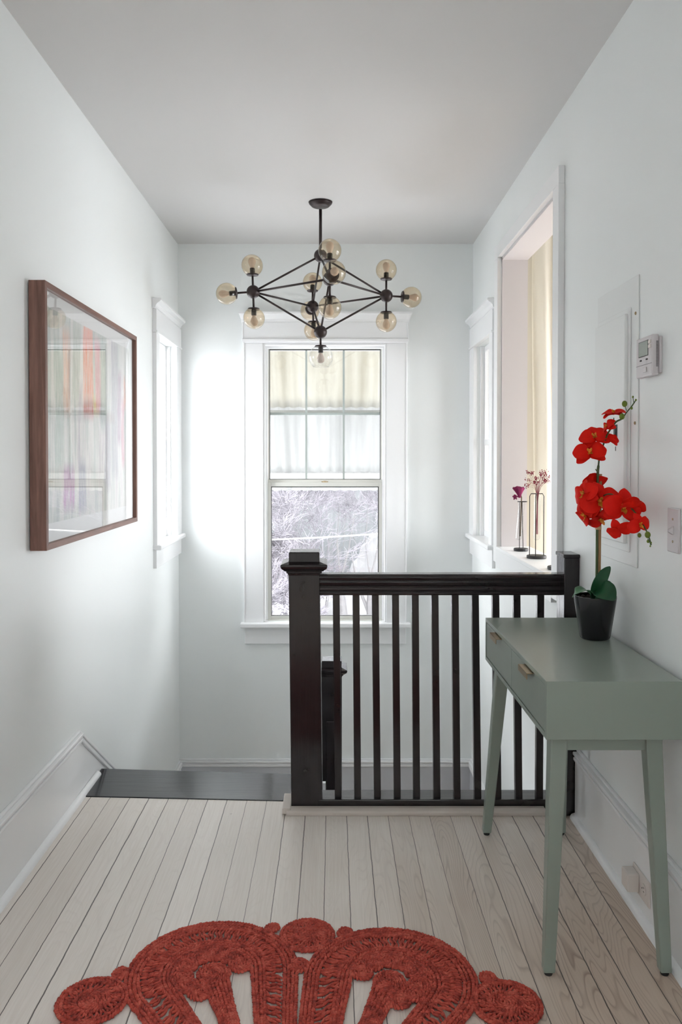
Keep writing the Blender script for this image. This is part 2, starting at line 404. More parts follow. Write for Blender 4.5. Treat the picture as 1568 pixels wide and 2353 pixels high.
# ------------------------------------------------------------------ the shell
TH = .136          # wall thickness beside the stair
SY0, SY1, SZ0, SZ1 = 4.57, 5.07, .846, 2.045      # side windows
def wall_with_hole(fixed0, fixed1, a0, a1, z0, z1, holes, axis):
    """slab between fixed0..fixed1 spanning a0..a1 with rectangular holes (a,b,zlo,zhi)"""
    m = MB(); xs = sorted({a0, a1, *[h[0] for h in holes], *[h[1] for h in holes]})
    for i in range(len(xs) - 1):
        mid = (xs[i] + xs[i + 1]) / 2; segs = [(z0, z1)]
        for h in holes:
            if h[0] < mid < h[1]:
                new = []
                for (p, q) in segs:
                    if h[2] > p: new.append((p, min(q, h[2])))
                    if h[3] < q: new.append((max(p, h[3]), q))
                segs = new
        for (p, q) in segs:
            if axis == 'y': m.box(fixed0, fixed1, xs[i], xs[i + 1], p, q)
            else: m.box(xs[i], xs[i + 1], fixed0, fixed1, p, q)
    return m
ZL = -2.9
struct(wall_with_hole(XL - TH, XL, YH, YB, ZL, ZC, [(SY0, SY1, SZ0 - .015, SZ1), (3.5, 4.9, -2.5, -1.15)], 'y').build('wall_left', M['wall'], recenter=False), 'white painted wall on the left side of the stair hall', 'wall')  # the lower hole is an added, unseen opening for fill light
OY0, OY1, OZ0, OZ1 = 3.245, 4.33, .858, 2.42     # interior opening in the right wall
struct(wall_with_hole(XR, XR + TH, YH, YB, ZL, 3.2, [(OY0, OY1, OZ0 - .012, OZ1), (SY0, SY1, SZ0 - .015, SZ1), (-1.75, -.75, 1.15, 2.5)], 'y').build('wall_right', M['wall'], recenter=False), 'white painted wall on the right with an interior opening', 'wall')  # the last hole, behind the camera, is added for fill light
BX0, BX1, BZ0, BZ1 = -.455, .352, .262, 2.085    # back window opening
struct(wall_with_hole(YB, YB + .2, XL - TH, 3.0, ZL, ZC, [(BX0, BX1, BZ0 - .02, BZ1)], 'x').build('wall_back', M['wall'], recenter=False), 'white painted back wall of the stairwell around the tall window', 'wall')
struct(wall_with_hole(YH - .12, YH, XL - TH, XR + TH, ZL, ZC, [], 'x').build('wall_front', M['wall'], recenter=False))
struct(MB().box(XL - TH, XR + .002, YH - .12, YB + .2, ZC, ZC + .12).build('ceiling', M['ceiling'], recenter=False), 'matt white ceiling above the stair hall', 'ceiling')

# hall floor, with the stair opening
FE = 3.08
struct(MB().prism([(XL, YH), (XR, YH), (XR, FE + .03), (-.11, FE + .03), (-.11, FE), (XL, FE + .045)], -.012, 0, 'z').build('floor', M['floor'], recenter=False), 'whitewashed pine floor boards with dark gaps', 'floor')
struct(MB().prism([(XL, YH), (XR, YH), (XR, FE + .03), (-.11, FE + .03), (-.11, FE + .2), (XL, FE + .2)], -.26, -.012, 'z').build('floor_joists', M['trim'], recenter=False))
struct(MB().box(XL, XR, YH, YB, ZL, ZL + .05).build('floor_below', M['floor'], recenter=False))

# skirting of the left wall: level, then following the stair down to the landing
LY = 4.33; LZ = -.90
pk = 3.14; sl = .683; yk = pk + (.26 + .65) / sl
def skirt_band(top, bot, th, side):
    """band between two heights below the top line; follows the stair on the left wall"""
    X = XL if side == 'l' else XR; sg = 1 if side == 'l' else -1
    line = [(YH, .26), (pk, .26), (yk, -.65), (YB, -.65)] if side == 'l' else [(YH, .26), (2.94, .26)]
    pts = []
    up = [(yy, zz - top) for yy, zz in line]; dn = [(yy, zz - bot) for yy, zz in line]
    m = MB()
    # mitred band: shift the bend points so the band keeps its width on the slope
    if side == 'l':
        for arr, d in ((up, top), (dn, bot)):
            sh = d * (math.sqrt(1 + sl * sl) - 1) / sl
            arr[1] = (pk - sh, .26 - d); arr[2] = (yk - sh, -.65 - d)
    for i in range(len(line) - 1):
        a, b, c, d = up[i], up[i + 1], dn[i + 1], dn[i]
        m.hexa([(X, *a), (X, *b), (X, *c), (X, *d)], [(X + sg * th, *a), (X + sg * th, *b), (X + sg * th, *c), (X + sg * th, *d)])
    return m
bl = struct_empty('baseboard_left', label='tall moulded white skirting board stepping down with the stair', cat='baseboard')
ms = skirt_band(.0, .010, .012, 'l')
for (a, b, t) in [(.010, .022, .026), (.022, .030, .020), (.030, .042, .024)]: ms.v, ms.f = (lambda o: (ms.add(o.v, o.f).v, ms.f))(skirt_band(a, b, t, 'l'))
ms.build('moulding', M['trim'], bl, bevel=.003)
MB().hexa([(XL, YH, 0), (XL, FE, 0), (XL, pk - .01, .22), (XL, YH, .22)], [(XL + .016, YH, 0), (XL + .016, FE, 0), (XL + .016, pk - .01, .22), (XL + .016, YH, .22)]).add(
    [(XL, FE, 0), (XL, LY, LZ), (XL, yk - .02, -.69), (XL, pk - .02, .225), (XL + .014, FE, 0), (XL + .014, LY, LZ), (XL + .014, yk - .02, -.69), (XL + .014, pk - .02, .225)],
    [(0, 1, 2, 3), (4, 7, 6, 5), (0, 4, 5, 1), (1, 5, 6, 2), (2, 6, 7, 3), (3, 7, 4, 0)]).box(XL, XL + .014, LY, YB, LZ, -.69).build('board', M['skirt'] if False else M['trim'], bl)
def shoe(x0, sg, ya, yb, z=0):
    prof = [(x0, z), (x0 + sg * .019, z), (x0 + sg * .018, z + .008), (x0 + sg * .013, z + .015), (x0 + sg * .006, z + .019), (x0, z + .020)]
    return MB().prism(prof, ya, yb, 'y')
smooth_angle(shoe(XL + .016, 1, YH, 3.34).build('shoe_moulding', M['trim'], bl), 60)
brr = struct_empty('baseboard_right', label='tall moulded white skirting board behind the green table', cat='baseboard')
mr = MB()
for (a, b, t) in [(0, .010, .012), (.010, .022, .026), (.022, .030, .020), (.030, .042, .024)]:
    o2 = skirt_band(a, b, t, 'r'); mr.add(o2.v, o2.f)
mr.build('moulding', M['trim'], brr, bevel=.003)
MB().box(XR - .016, XR, YH, 2.94, 0, .22).build('board', M['trim'], brr)
smooth_angle(shoe(XR - .016, -1, YH, 2.94).build('shoe_moulding', M['trim'], brr), 60)
bb = struct_empty('baseboard_back', label='moulded skirting board along the stair landing under the window', cat='baseboard')
mb = MB()
for (a, b, t) in [(-.652, -.642, .012), (-.664, -.652, .026), (-.672, -.664, .020), (-.690, -.672, .025)]:
    mb.box(XL, XR, YB - t, YB, a, b); mb.box(XR - t, XR, LY, YB - t, a, b)
mb.build('moulding', M['trim'], bb, bevel=.003)
MB().box(XL, XR, YB - .016, YB, LZ, -.69).box(XR - .016, XR, LY, YB - .016, LZ, -.69).build('board', M['skirt'], bb)

# ------------------------------------------------------------------ windows
def crown(m, a0, a1, z0, z1, wallpos, sg, axis, proj=.045):
    """cornice cap: stacked stepped profile along an axis, on a wall at wallpos, projecting sg*proj"""
    h = z1 - z0
    prof = [(0, z0), (.012, z0), (.014, z0 + .10 * h), (.020, z0 + .14 * h), (.022, z0 + .3 * h), (.030, z0 + .5 * h), (proj - .006, z0 + .68 * h), (proj - .004, z0 + .78 * h), (proj, z0 + .80 * h), (proj, z1), (0, z1)]
    pr = [(wallpos + sg * p, z) for p, z in prof]
    m.prism(pr, a0, a1, 'y' if axis == 'y' else 'x')
def side_window(n, side, lab):
    X = XL if side == 'l' else XR; sg = 1 if side == 'l' else -1
    W = struct_empty('window_%d' % n, (X, (SY0 + SY1) / 2, SZ0), lab, 'window')
    P = lambda a, b: (min(X + sg * a, X + sg * b), max(X + sg * a, X + sg * b))
    c = MB(); x0, x1 = P(0, .022)
    c.box(x0, x1, SY0 - .085, SY0, SZ0 - .02, SZ1).box(x0, x1, SY1, YB, SZ0 - .02, SZ1)
    c.box(x0, x1, SY0 - .085, YB, SZ1 + .0115, 2.178); x0, x1 = P(0, .028); c.box(x0, x1, SY0 - .09, YB, SZ1, SZ1 + .012)
    x0, x1 = P(0, .018); c.box(x0, x1, SY0 - .085, YB, .715, SZ0 - .026)
    c.build('casing', M['trim'], W, bevel=.002)
    c = MB(); crown(c, SY0 - .10, YB, 2.178, 2.235, X, sg, 'y', .052); c.build('cornice', M['trim'], W, bevel=.0015)
    x0, x1 = P(-.09, .048); MB().box(x0, x1, SY0 - .10, YB, SZ0 - .026, SZ0).build('window_sill', M['trim'], W, bevel=.006)
    f = MB(); x0, x1 = P(-.085, -.045)
    f.box(x0, x1, SY0, SY0 + .035, SZ0, SZ1 - .001).box(x0, x1, SY1 - .030, SY1, SZ0, SZ1 - .001)
    for za, zb in ((SZ0, SZ0 + .04), (SZ1 - .035, SZ1 - .001), (1.42, 1.455)): f.box(x0, x1, SY0 + .035, SY1 - .030, za, zb)
    x0, x1 = P(-.045, -.02); f.box(x0, x1, SY0, SY0 + .014, SZ0, SZ1).box(x0, x1, SY1 - .014, SY1, SZ0, SZ1)
    f.build('sash', M['trim'], W, bevel=.002)
    x0, x1 = P(-.068, -.064); MB().box(x0, x1, SY0 + .03, SY1 - .03, SZ0 + .03, SZ1 - .03).build('glass_pane', M['pane'], W)
    return W
side_window(2, 'l', 'narrow white window on the left wall of the stairwell')
side_window(3, 'r', 'narrow bright window on the right wall of the stairwell')

W1 = struct_empty('window_1', ((BX0 + BX1) / 2, YB, BZ0), 'tall sash window over the stair landing with six upper panes', 'window')
c = MB()
c.box(-.579, BX0, YB - .02, YB, BZ0, BZ1).box(BX1, .482, YB - .02, YB, BZ0, BZ1).box(-.588, .491, YB - .02, YB, BZ1 + .001, 2.224)
c.box(-.577, .480, YB - .018, YB, .120, BZ0 - .034)
c.build('casing', M['trim'], W1, bevel=.002)
c = MB(); c.box(-.592, .495, YB - .032, YB, BZ1 + .012, BZ1 + .030)
for xx in (-.579, .482): c.box(xx - .004, xx + .004, YB - .026, YB, BZ0, BZ1 + .0115)
c.box(-.590, -.582, YB - .026, YB, 2.1155, 2.2215).box(.485, .493, YB - .026, YB, 2.1155, 2.2215)
c.build('bead_moulding', M['trim'], W1, bevel=.003)
c = MB(); h = .064; z0 = 2.222
prof = [(0, z0), (.016, z0), (.020, z0 + .01), (.022, z0 + .02), (.034, z0 + .034), (.044, z0 + .046), (.046, z0 + .05), (.052, z0 + .052), (.052, z0 + h), (0, z0 + h)]
c.add([(x, YB - p, z) for p, z in prof for x in (-.588 - p * .45, .492 + p * .45)],
      [(2 * i, 2 * i + 1, 2 * (i + 1) + 1, 2 * (i + 1)) for i in range(len(prof) - 1)] + [tuple(range(0, 2 * len(prof), 2)), tuple(range(1, 2 * len(prof), 2))[::-1], (0, 1, 2 * len(prof) - 1, 2 * len(prof) - 2)])
c.build('cornice', M['trim'], W1)
MB().box(-.604, .510, YB - .055, YB, BZ0 - .032, BZ0).box(BX0, BX1, YB, YB + .16, BZ0 - .032, BZ0 + .004).build('window_sill', M['trim'], W1, bevel=.007)
c = MB()
for (e, y0, y1) in [(.012, YB - .012, YB + .03), (.024, YB + .03, YB + .17)]:
    c.box(BX0, BX0 + e, y0, y1, BZ0 + .004, BZ1).box(BX1 - e, BX1, y0, y1, BZ0 + .004, BZ1).box(BX0 + e, BX1 - e, y0, y1, BZ1 - e, BZ1)
c.build('window_frame', M['trim'], W1, bevel=.002)
gx0, gx1 = BX0 + .030, BX1 - .030; gy = YB + .075
up = MB(); t = .010
up.box(gx0 - .008, gx0 + .004, gy, gy + .03, 1.197, 2.066).box(gx1 - .004, gx1 + .008, gy, gy + .03, 1.197, 2.066).box(gx0 + .004, gx1 - .004, gy, gy + .03, 2.060, 2.066).box(gx0 - .008, gx1 + .008, gy - .012, gy + .03, 1.150, 1.196)
us = up.build('upper_sash', M['sash'], W1, bevel=.002)
g = MB(); e = .0035
g.box(gx0 + .004, gx0 + .004 + e, gy + .001, gy + .02, 1.197, 2.06).box(gx1 - .004 - e, gx1 - .004, gy + .001, gy + .02, 1.197, 2.06).box(gx0, gx1, gy + .001, gy + .02, 2.054, 2.060).box(gx0, gx1, gy + .001, gy + .02, 1.196, 1.199)
g.build('gasket', M['gasket'], us)
m = MB(); ww = (gx1 - gx0) / 3
for i in (1, 2): m.box(gx0 + ww * i - .0065, gx0 + ww * i + .0065, gy + .008, gy + .022, 1.196, 2.06)
zm = 1.34 + (1052 - 951) * (gy / F); m.box(gx0, gx1, gy + .0085, gy + .0215, zm - .008, zm + .008); m.build('muntin', M['muntin'], us)
MB().box(gx0, gx1, gy + .012, gy + .016, 1.19, 2.06).build('glass_pane', M['pane'], us)
lo = MB(); ly = gy - .04
lx0, lx1 = gx0 - .004, gx1 + .004
lo.box(lx0, lx0 + .022, ly, ly + .03, .264, 1.178).box(lx1 - .022, lx1, ly, ly + .03, .264, 1.178).box(lx0 + .022, lx1 - .022, ly, ly + .03, .264, .295).box(lx0 + .022, lx1 - .022, ly, ly + .03, 1.150, 1.178)
lo.box(lx0, lx1, ly - .02, ly - .0005, .262, .272)
ls = lo.build('lower_sash', M['sash'], W1, bevel=.002)
g = MB(); a, b = lx0 + .022, lx1 - .022
g.box(a, a + e, ly + .001, ly + .02, .295, 1.150).box(b - e * 1.4, b, ly + .001, ly + .02, .295, 1.150).box(a, b, ly + .001, ly + .02, .2945, .298).box(a, b, ly + .001, ly + .02, 1.145, 1.150)
g.build('gasket', M['gasket'], ls)
MB().box(a, b, ly + .012, ly + .016, .29, 1.155).build('glass_pane', M['pane'], ls)
MB().lathe([(.016, 0), (.016, .006), (.008, .009)], (-.052, ly + .015, 1.178), n=14).box(-.075, -.03, ly + .006, ly + .014, 1.179, 1.185).build('sash_lock', M['brass'], ls)

# ------------------------------------------------------------------ interior opening on the right, ledge and the room beyond
T = struct_empty('trim_1', (XR, (OY0 + OY1) / 2, OZ0), 'wide white casing around the interior opening on the right', 'opening casing')
c = MB(); cx0 = XR - .025
c.box(cx0, XR, OY0 - .082, OY0, OZ0 - .09, 2.424).box(cx0, XR, OY1, OY1 + .085, OZ0 - .09, 2.424)
c.build('side_casing', M['trim'], T, bevel=.002)
MB().box(cx0, XR, OY0 - .082, OY1 + .085, 2.424, 2.495).build('head_casing', M['trim'], T, bevel=.002)
MB().box(cx0, XR, OY0, OY1, OZ0 - .11, OZ0 - .02).build('apron', M['trim'], T, bevel=.002)
MB().box(cx0 - .004, XR + TH + .02, OY0, OY1, OZ0 - .02, OZ0).build('ledge', M['trim'], T, bevel=.004)
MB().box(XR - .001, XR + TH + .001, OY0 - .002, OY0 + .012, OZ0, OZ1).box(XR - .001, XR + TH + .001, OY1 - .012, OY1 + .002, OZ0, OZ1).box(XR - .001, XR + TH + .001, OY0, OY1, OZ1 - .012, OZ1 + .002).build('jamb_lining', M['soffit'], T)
RX, RY0 = 2.9, 2.3
struct(MB().box(XR + TH, RX, YB - .012, YB, -.05, 3.2).build('wall_room_back', M['cream'], recenter=False), 'cream wall of the room seen through the opening', 'wall')
struct(wall_with_hole(RX, RX + .1, RY0, YB, -.05, 3.2, [(3.2, 4.8, .7, 2.2)], 'y').build('wall_room_right', M['cream'], recenter=False))
struct(MB().box(XR + TH, RX, RY0 - .1, RY0, -.05, 3.2).build('wall_room_front', M['cream'], recenter=False))
struct(MB().box(XR + TH, RX, RY0, YB, 3.2, 3.3).build('ceiling_room', M['ceiling'], recenter=False))
struct(MB().box(XR + TH, RX, RY0, YB, -.1, -.0).build('floor_room', M['floor'], recenter=False))
# curtain: full height gathers
cv = []; cf = []; nx, nz = 90, 12
for j in range(nz + 1):
    for i in range(nx + 1):
        s_ = i / nx; x = 1.295 + s_ * .75 + .010 * math.sin(j * .5)
        yv = YB - .085 + .028 * math.sin(s_ * 2 * PI * 6.5 + .9 + .25 * math.sin(j * .7)) + .010 * math.sin(s_ * 37)
        cv.append((x, yv, .06 + (3.05 - .06) * j / nz))
for j in range(nz):
    for i in range(nx): q = j * (nx + 1) + i; cf.append((q, q + 1, q + nx + 2, q + nx + 1))
ct = thing('curtain', 'cream full-length curtain hanging beyond the interior opening', 'curtain', (1.67, YB - .085, .06))
m = MB(); m.add(cv, cf); cl = m.build('cloth', M['curtain'], ct, smooth=True)
MB().tube([(1.2, YB - .085, 3.06), (2.15, YB - .085, 3.06)], .011, 10).build('curtain_rod', M['iron'], ct)

# ------------------------------------------------------------------ stair
S = thing('staircase', 'black painted wooden stair descending to a landing, glossy top board', 'staircase', (-.55, FE, 0))
MB().prism([(XL + .016, FE + .048), (-.168, FE + .004), (-.168, 3.345), (XL + .016, 3.405)], -.004, .003, 'z').build('top_board', M['black_tread'], S, bevel=.001)
MB().prism([(XL + .016, 3.30), (-.168, 3.26), (-.168, 3.35), (XL + .016, 3.41)], -.035, -.004, 'z').build('nosing', M['black_tread'], S, bevel=.008)
rise = .18; run = .25; y0 = 3.33
for i in range(1, 6):
    yy = y0 + run * (i - 1)
    if i < 5: MB().box(XL + .016, -.03, yy - .02, yy + run + .02, -rise * i - .03, -rise * i).build('tread', M['black_tread'], S, bevel=.008)
    MB().box(XL + .016, -.03, yy + (.0 if i > 1 else .0), yy + .02, -rise * i, -rise * (i - 1) - .03).build('riser', M['trim'], S)
MB().box(XL + .02, XR - .02, LY, YB - .02, LZ - .03, LZ).build('landing', M['floor'], S)  # unseen landing surface kept pale to bounce light onto the lower walls
MB().box(XL + .02, XR - .02, LY + .02, YB - .02, LZ - .2, LZ - .03).build('landing_joist', M['trim'], S)
for i in range(1, 9):
    yy = LY - run * (i - 1); z = LZ - rise * i
    MB().box(.06, XR - .005, yy - run - .02, yy + .02, z - .03, z).build('tread', M['black_tread'], S, bevel=.008)
    MB().box(.06, XR - .005, yy, yy + .02, z, z + rise - .03).build('riser', M['trim'], S)
MB().prism([(LY + .1, LZ + .03), (LY + .1, LZ - .3), (LY - 1.9, LZ - 1.75), (LY - 1.9, LZ - 1.45), (LY, LZ + .03)], .015, .058, 'x').build('stringer', M['black_v'], S, bevel=.003)
MB().prism([(3.12, .02), (3.12, -.30), (LY, -1.15), (LY, -.78)], -.09, -.045, 'x').build('stringer', M['black_v'], S, bevel=.003)

def newel(name, cx, cy, z0, ztop, w, parent=None, label=None, d=None):
    """box newel with a moulded cap"""
    d = d or w; h = w / 2; g = d / 2
    P = parent
    MB().box(cx - h, cx + h, cy - g, cy + g, z0, ztop - .09).build(name, M['black_v'], P, bevel=.003) if P else None
    return P
RL = thing('stair_railing', 'glossy black wooden balustrade guarding the stair opening beside the green table', 'railing', (.37, 3.03, 0))
nx0, nx1 = -.167, -.049; ncy = 3.055; nh = .059
npost = MB().hexa([(nx0 + .010, ncy - nh, .004), (nx1 + .010, ncy - nh, .004), (nx1 + .010, ncy + nh, .004), (nx0 + .010, ncy + nh, .004)],
                  [(nx0, ncy - nh, .905), (nx1, ncy - nh, .905), (nx1, ncy + nh, .905), (nx0, ncy + nh, .905)]).build('newel_post', M['black_v'], RL, bevel=.003)
def cap_meshes(x0, x1, cy, hh, z, parent):
    """z = underside of the cap; moulding, flange, bevelled shoulder, top block"""
    c = MB(); cx = (x0 + x1) / 2; w = (x1 - x0) / 2
    def ring(prof):
        vs = []; n = len(prof)
        for (o_, zz) in prof: vs += [(cx - w - o_, cy - hh - o_, zz), (cx + w + o_, cy - hh - o_, zz), (cx + w + o_, cy + hh + o_, zz), (cx - w - o_, cy + hh + o_, zz)]
        fs = [(4 * i + j, 4 * i + (j + 1) % 4, 4 * (i + 1) + (j + 1) % 4, 4 * (i + 1) + j) for i in range(n - 1) for j in range(4)] + [(3, 2, 1, 0), tuple(4 * (n - 1) + j for j in range(4))]
        c.add(vs, fs)
    ring([(.001, z - .022), (.003, z - .014), (.008, z - .012), (.008, z - .006), (.014, z - .004), (.018, z + .000), (.026, z + .006), (.029, z + .014), (.029, z + .020), (.027, z + .022), (.001, z + .030)])
    ring([(-.001, z + .028), (-.001, z + .062), (-.003, z + .066)])
    return c.build('post_cap', M['black_v'], parent, bevel=.0015)
cap_meshes(nx0, nx1, ncy, nh, .918, npost)
rp0 = 3.0
hp = MB().box(.860, XR, 2.948, 3.050, .004, .968).build('half_post', M['black_v'], RL, bevel=.003)
MB().box(.856, XR, 2.944, 3.054, .968, .982).build('post_cap', M['black_v'], hp, bevel=.003)
# hand rail, moulded profile in (y, z)
ry = 3.03; zt = .9
prof = [(-.026, zt - .080), (.026, zt - .080), (.027, zt - .072), (.023, zt - .068), (.029, zt - .060), (.029, zt - .052), (.025, zt - .047), (.031, zt - .040), (.034, zt - .030), (.030, zt - .026), (.034, zt - .020), (.036, zt - .012), (.033, zt - .004), (.026, zt), (-.026, zt),
        (-.033, zt - .004), (-.036, zt - .012), (-.034, zt - .020), (-.030, zt - .026), (-.034, zt - .030), (-.031, zt - .040), (-.025, zt - .047), (-.029, zt - .052), (-.029, zt - .060), (-.023, zt - .068), (-.027, zt - .072)]
hr = MB().prism([(a + ry, b) for a, b in prof], -.052, .862, 'x').build('hand_rail', M['black_h'], RL)
b2 = hr.modifiers.new('bevel', 'BEVEL'); b2.width = .0015; b2.segments = 1
MB().box(-.056, .864, 2.995, 3.088, .002, .045).build('bottom_rail', M['black_h'], RL, bevel=.004)
tops = [773, 818.7, 863, 909.6, 955.3, 1000.8, 1047.3, 1093.8, 1141, 1189.8, 1244.8]
bots = [777.6, 822.9, 868.7, 914.7, 959.5, 1006.7, 1053.3, 1101.4, 1147.7, 1196.4, 1244.1]
for tu, bu in zip(tops, bots):
    a = (tu - UPP) * 3.02 / F; b = (bu - UPP) * 3.02 / F; h = .0132
    MB().hexa([(b - h, 3.018, .043), (b + h, 3.018, .043), (b + h, 3.044, .043), (b - h, 3.044, .043)],
              [(a - h, 3.018, .825), (a + h, 3.018, .825), (a + h, 3.044, .825), (a - h, 3.044, .825)]).build('baluster', M['black_v'], RL, bevel=.002)
tr = MB().prism([(2.955, 0), (2.955, .012), (2.962, .018), (2.975, .022), (2.995, .022), (2.995, 0)], -.176, .80, 'x').box(-.190, -.158, 2.962, 3.10, .003, .026)
struct(tr.build('trim_2', paint('worn_cream_trim', srgb(206, 196, 188), .5, .2, 30, var=.05), bevel=.003), 'worn cream strip on the floor along the balustrade', 'trim')

NP = thing('landing_newel_post', 'lower black newel post on the landing seen behind the balusters', 'newel post', (-.005, 4.40, LZ))
WLOC[NP.name] = Vector(NP.location)
pst = MB().box(-.062, .050, 4.345, 4.455, LZ, .165).build('post', M['black_v'], NP, bevel=.003)
cap_meshes(-.062, .050, 4.40, .055, .160, pst)
MB().box(-.035, .030, 4.325, 4.345, LZ - .1, -.10).build('side_panel', M['black_v'], NP, bevel=.004)
# sloping rail of the upper flight, mostly hidden behind the tall newel
SRl = thing('sloping_hand_rail', 'black sloping hand rail between the two newel posts', 'hand rail', (-.108, 3.7, .5))
MB().hexa([(-.135, 3.118, .72), (-.085, 3.118, .72), (-.085, 4.345, -.06), (-.135, 4.345, -.06)], [(-.135, 3.118, .78), (-.085, 3.118, .78), (-.085, 4.345, 0), (-.135, 4.345, 0)]).build('rail', M['black_v'], SRl, bevel=.006)

# ------------------------------------------------------------------ chandelier
CH = thing('chandelier', 'dark bronze chandelier with thirteen amber and clear glass globes', 'chandelier', (-.067, 4.37, ZC))
cc0 = Vector((-.067, 4.37, 2.236)); Rh, Rv = .367, .208
fx = Vector((.143, -.99, 0)).normalized(); lx = Vector((-fx.y * -1, 0, 0))
lf = Vector((-.99, -.143, 0)).normalized()
smooth_angle(MB().lathe([(.010, -.026), (.044, -.026), (.048, -.024), (.062, -.010), (.063, -.007), (.060, -.006), (.065, -.003), (.065, 0)], (-.067, 4.37, ZC), n=40).build('canopy', M['bronze'], CH), 30)
MB().tube([cc0 + Vector((0, 0, Rv)), (-.067, 4.37, ZC - .04)], .0085, 14).build('stem', M['bronze'], CH, smooth=True)
nodes = {'t': cc0 + Vector((0, 0, Rv)), 'b': cc0 - Vector((0, 0, Rv)), 'l': cc0 + lf * Rh, 'r': cc0 - lf * Rh, 'f': cc0 + fx * Rh, 'k': cc0 - fx * Rh}
for kx, p in nodes.items():
    n_ = MB().sphere(p, .036, 28); n_.build('hub', M['bronze'], CH, smooth=True)
for a, b in [('t', 'l'), ('t', 'r'), ('t', 'f'), ('t', 'k'), ('b', 'l'), ('b', 'r'), ('b', 'f'), ('b', 'k'), ('l', 'f'), ('f', 'r'), ('r', 'k'), ('k', 'l')]:
    MB().tube([nodes[a], nodes[b]], .0056, 10).build('rod', M['bronze'], CH, smooth=True)
def globe(p, d, kind='amber'):
    """arm from hub p along d, with cap, socket, bulb and glass"""
    d = Vector(d).normalized(); r = .058; dist = .142
    if kind == 'clear': dist = .128
    arm = MB().tube([p, p + d * (dist - .047)], .0058, 10).build('arm', M['bronze'], CH, smooth=True)
    base = p + d * (dist - .052)
    smooth_angle(MB().lathe([(.010, -.006), (.030, -.002), (.0335, .004), (.032, .006), (.006, .006)], base, d, 28).build('globe_cap', M['bronze'], arm), 40)
    smooth_angle(MB().lathe([(.0125, .004), (.0135, .008), (.0135, .036), (.0115, .038)], base, d, 20).build('socket', M['black_plastic'], arm), 40)
    b0 = base + d * .036
    MB().lathe([(.009, 0), (.010, .006), (.0155, .018), (.0205, .032), (.0205, .042), (.0165, .052), (.009, .058), (.001, .060)], b0, d, 20).build('bulb', M['bulb'], arm, smooth=True)
    if kind == 'amber':
        MB().sphere(p + d * dist, r, 40, axis=d, t0=R(32), t1=PI).build('globe', M['amber'], arm, smooth=True)
    else:
        rr = .067; prof = [(.030, .004)]
        for i in range(15):
            t_ = R(34 + (142 - 34) * i / 14); prof.append((rr * math.sin(t_), .062 - rr * .98 * math.cos(t_)))
        MB().lathe(prof, base, d, 40, cap=False).build('globe', M['clear'], arm, smooth=True)
        MB().tube([base + d * prof[-1][1] + Vector((math.cos(a_) * prof[-1][0], math.sin(a_) * prof[-1][0], 0)) for a_ in [2 * PI * i / 40 for i in range(40)]], .0012, 6, closed=True).build('rim', M['clear'], arm)
for key, out in (('l', lf), ('r', -lf), ('f', fx), ('k', -fx)):
    up_ = Vector((0, 0, 1)) + out * 0.0
    if key == 'l': up_ = Vector((-.035, 0, 1)); o_ = out + Vector((0, 0, -.10))
    elif key == 'r': o_ = out + Vector((0, 0, -.03))
    else: o_ = out
    globe(nodes[key], up_); globe(nodes[key], -up_ + (Vector((.05, 0, 0)) if key == 'k' else Vector())); globe(nodes[key], o_)
globe(nodes['b'], (0.01, 0, -1), 'clear')

# ------------------------------------------------------------------ framed picture
fy0, fy1, fz0, fz1 = 2.646, 3.884, 1.030, 1.929; fxw, fxf = XL + .004, -.953
PF = thing('framed_artwork', 'large abstract picture in a walnut box frame on the left wall', 'picture', (fxw, (fy0 + fy1) / 2, fz0))
bw = .021
for yo, yi in ((fy0, fy0 + bw), (fy1, fy1 - bw)):
    MB().hexa([(fxw, yo, fz0), (fxw, yi, fz0 + bw), (fxw, yi, fz1 - bw), (fxw, yo, fz1)], [(fxf, yo, fz0), (fxf, yi, fz0 + bw), (fxf, yi, fz1 - bw), (fxf, yo, fz1)]).build('frame_stile', M['walnut_v'], PF, bevel=.0012)
for zo, zi in ((fz0, fz0 + bw), (fz1, fz1 - bw)):
    MB().hexa([(fxw, fy0, zo), (fxw, fy0 + bw, zi), (fxw, fy1 - bw, zi), (fxw, fy1, zo)], [(fxf, fy0, zo), (fxf, fy0 + bw, zi), (fxf, fy1 - bw, zi), (fxf, fy1, zo)]).build('frame_rail', M['walnut_h'], PF, bevel=.0012)
MB().box(fxw, fxf - .018, fy0 + bw, fy1 - bw, fz0 + bw, fz1 - bw).build('mat_board', M['mat_board'], PF)
ar = MB().box(fxf - .018, fxf - .0165, fy0 + .07, fy1 - .085, fz0 + .085, fz1 - .075).build('artwork', M['art'], PF)
MB().box(fxf - .012, fxf - .010, fy0 + bw, fy1 - bw, fz0 + bw, fz1 - bw).build('glass', M['picture_glass'], PF)

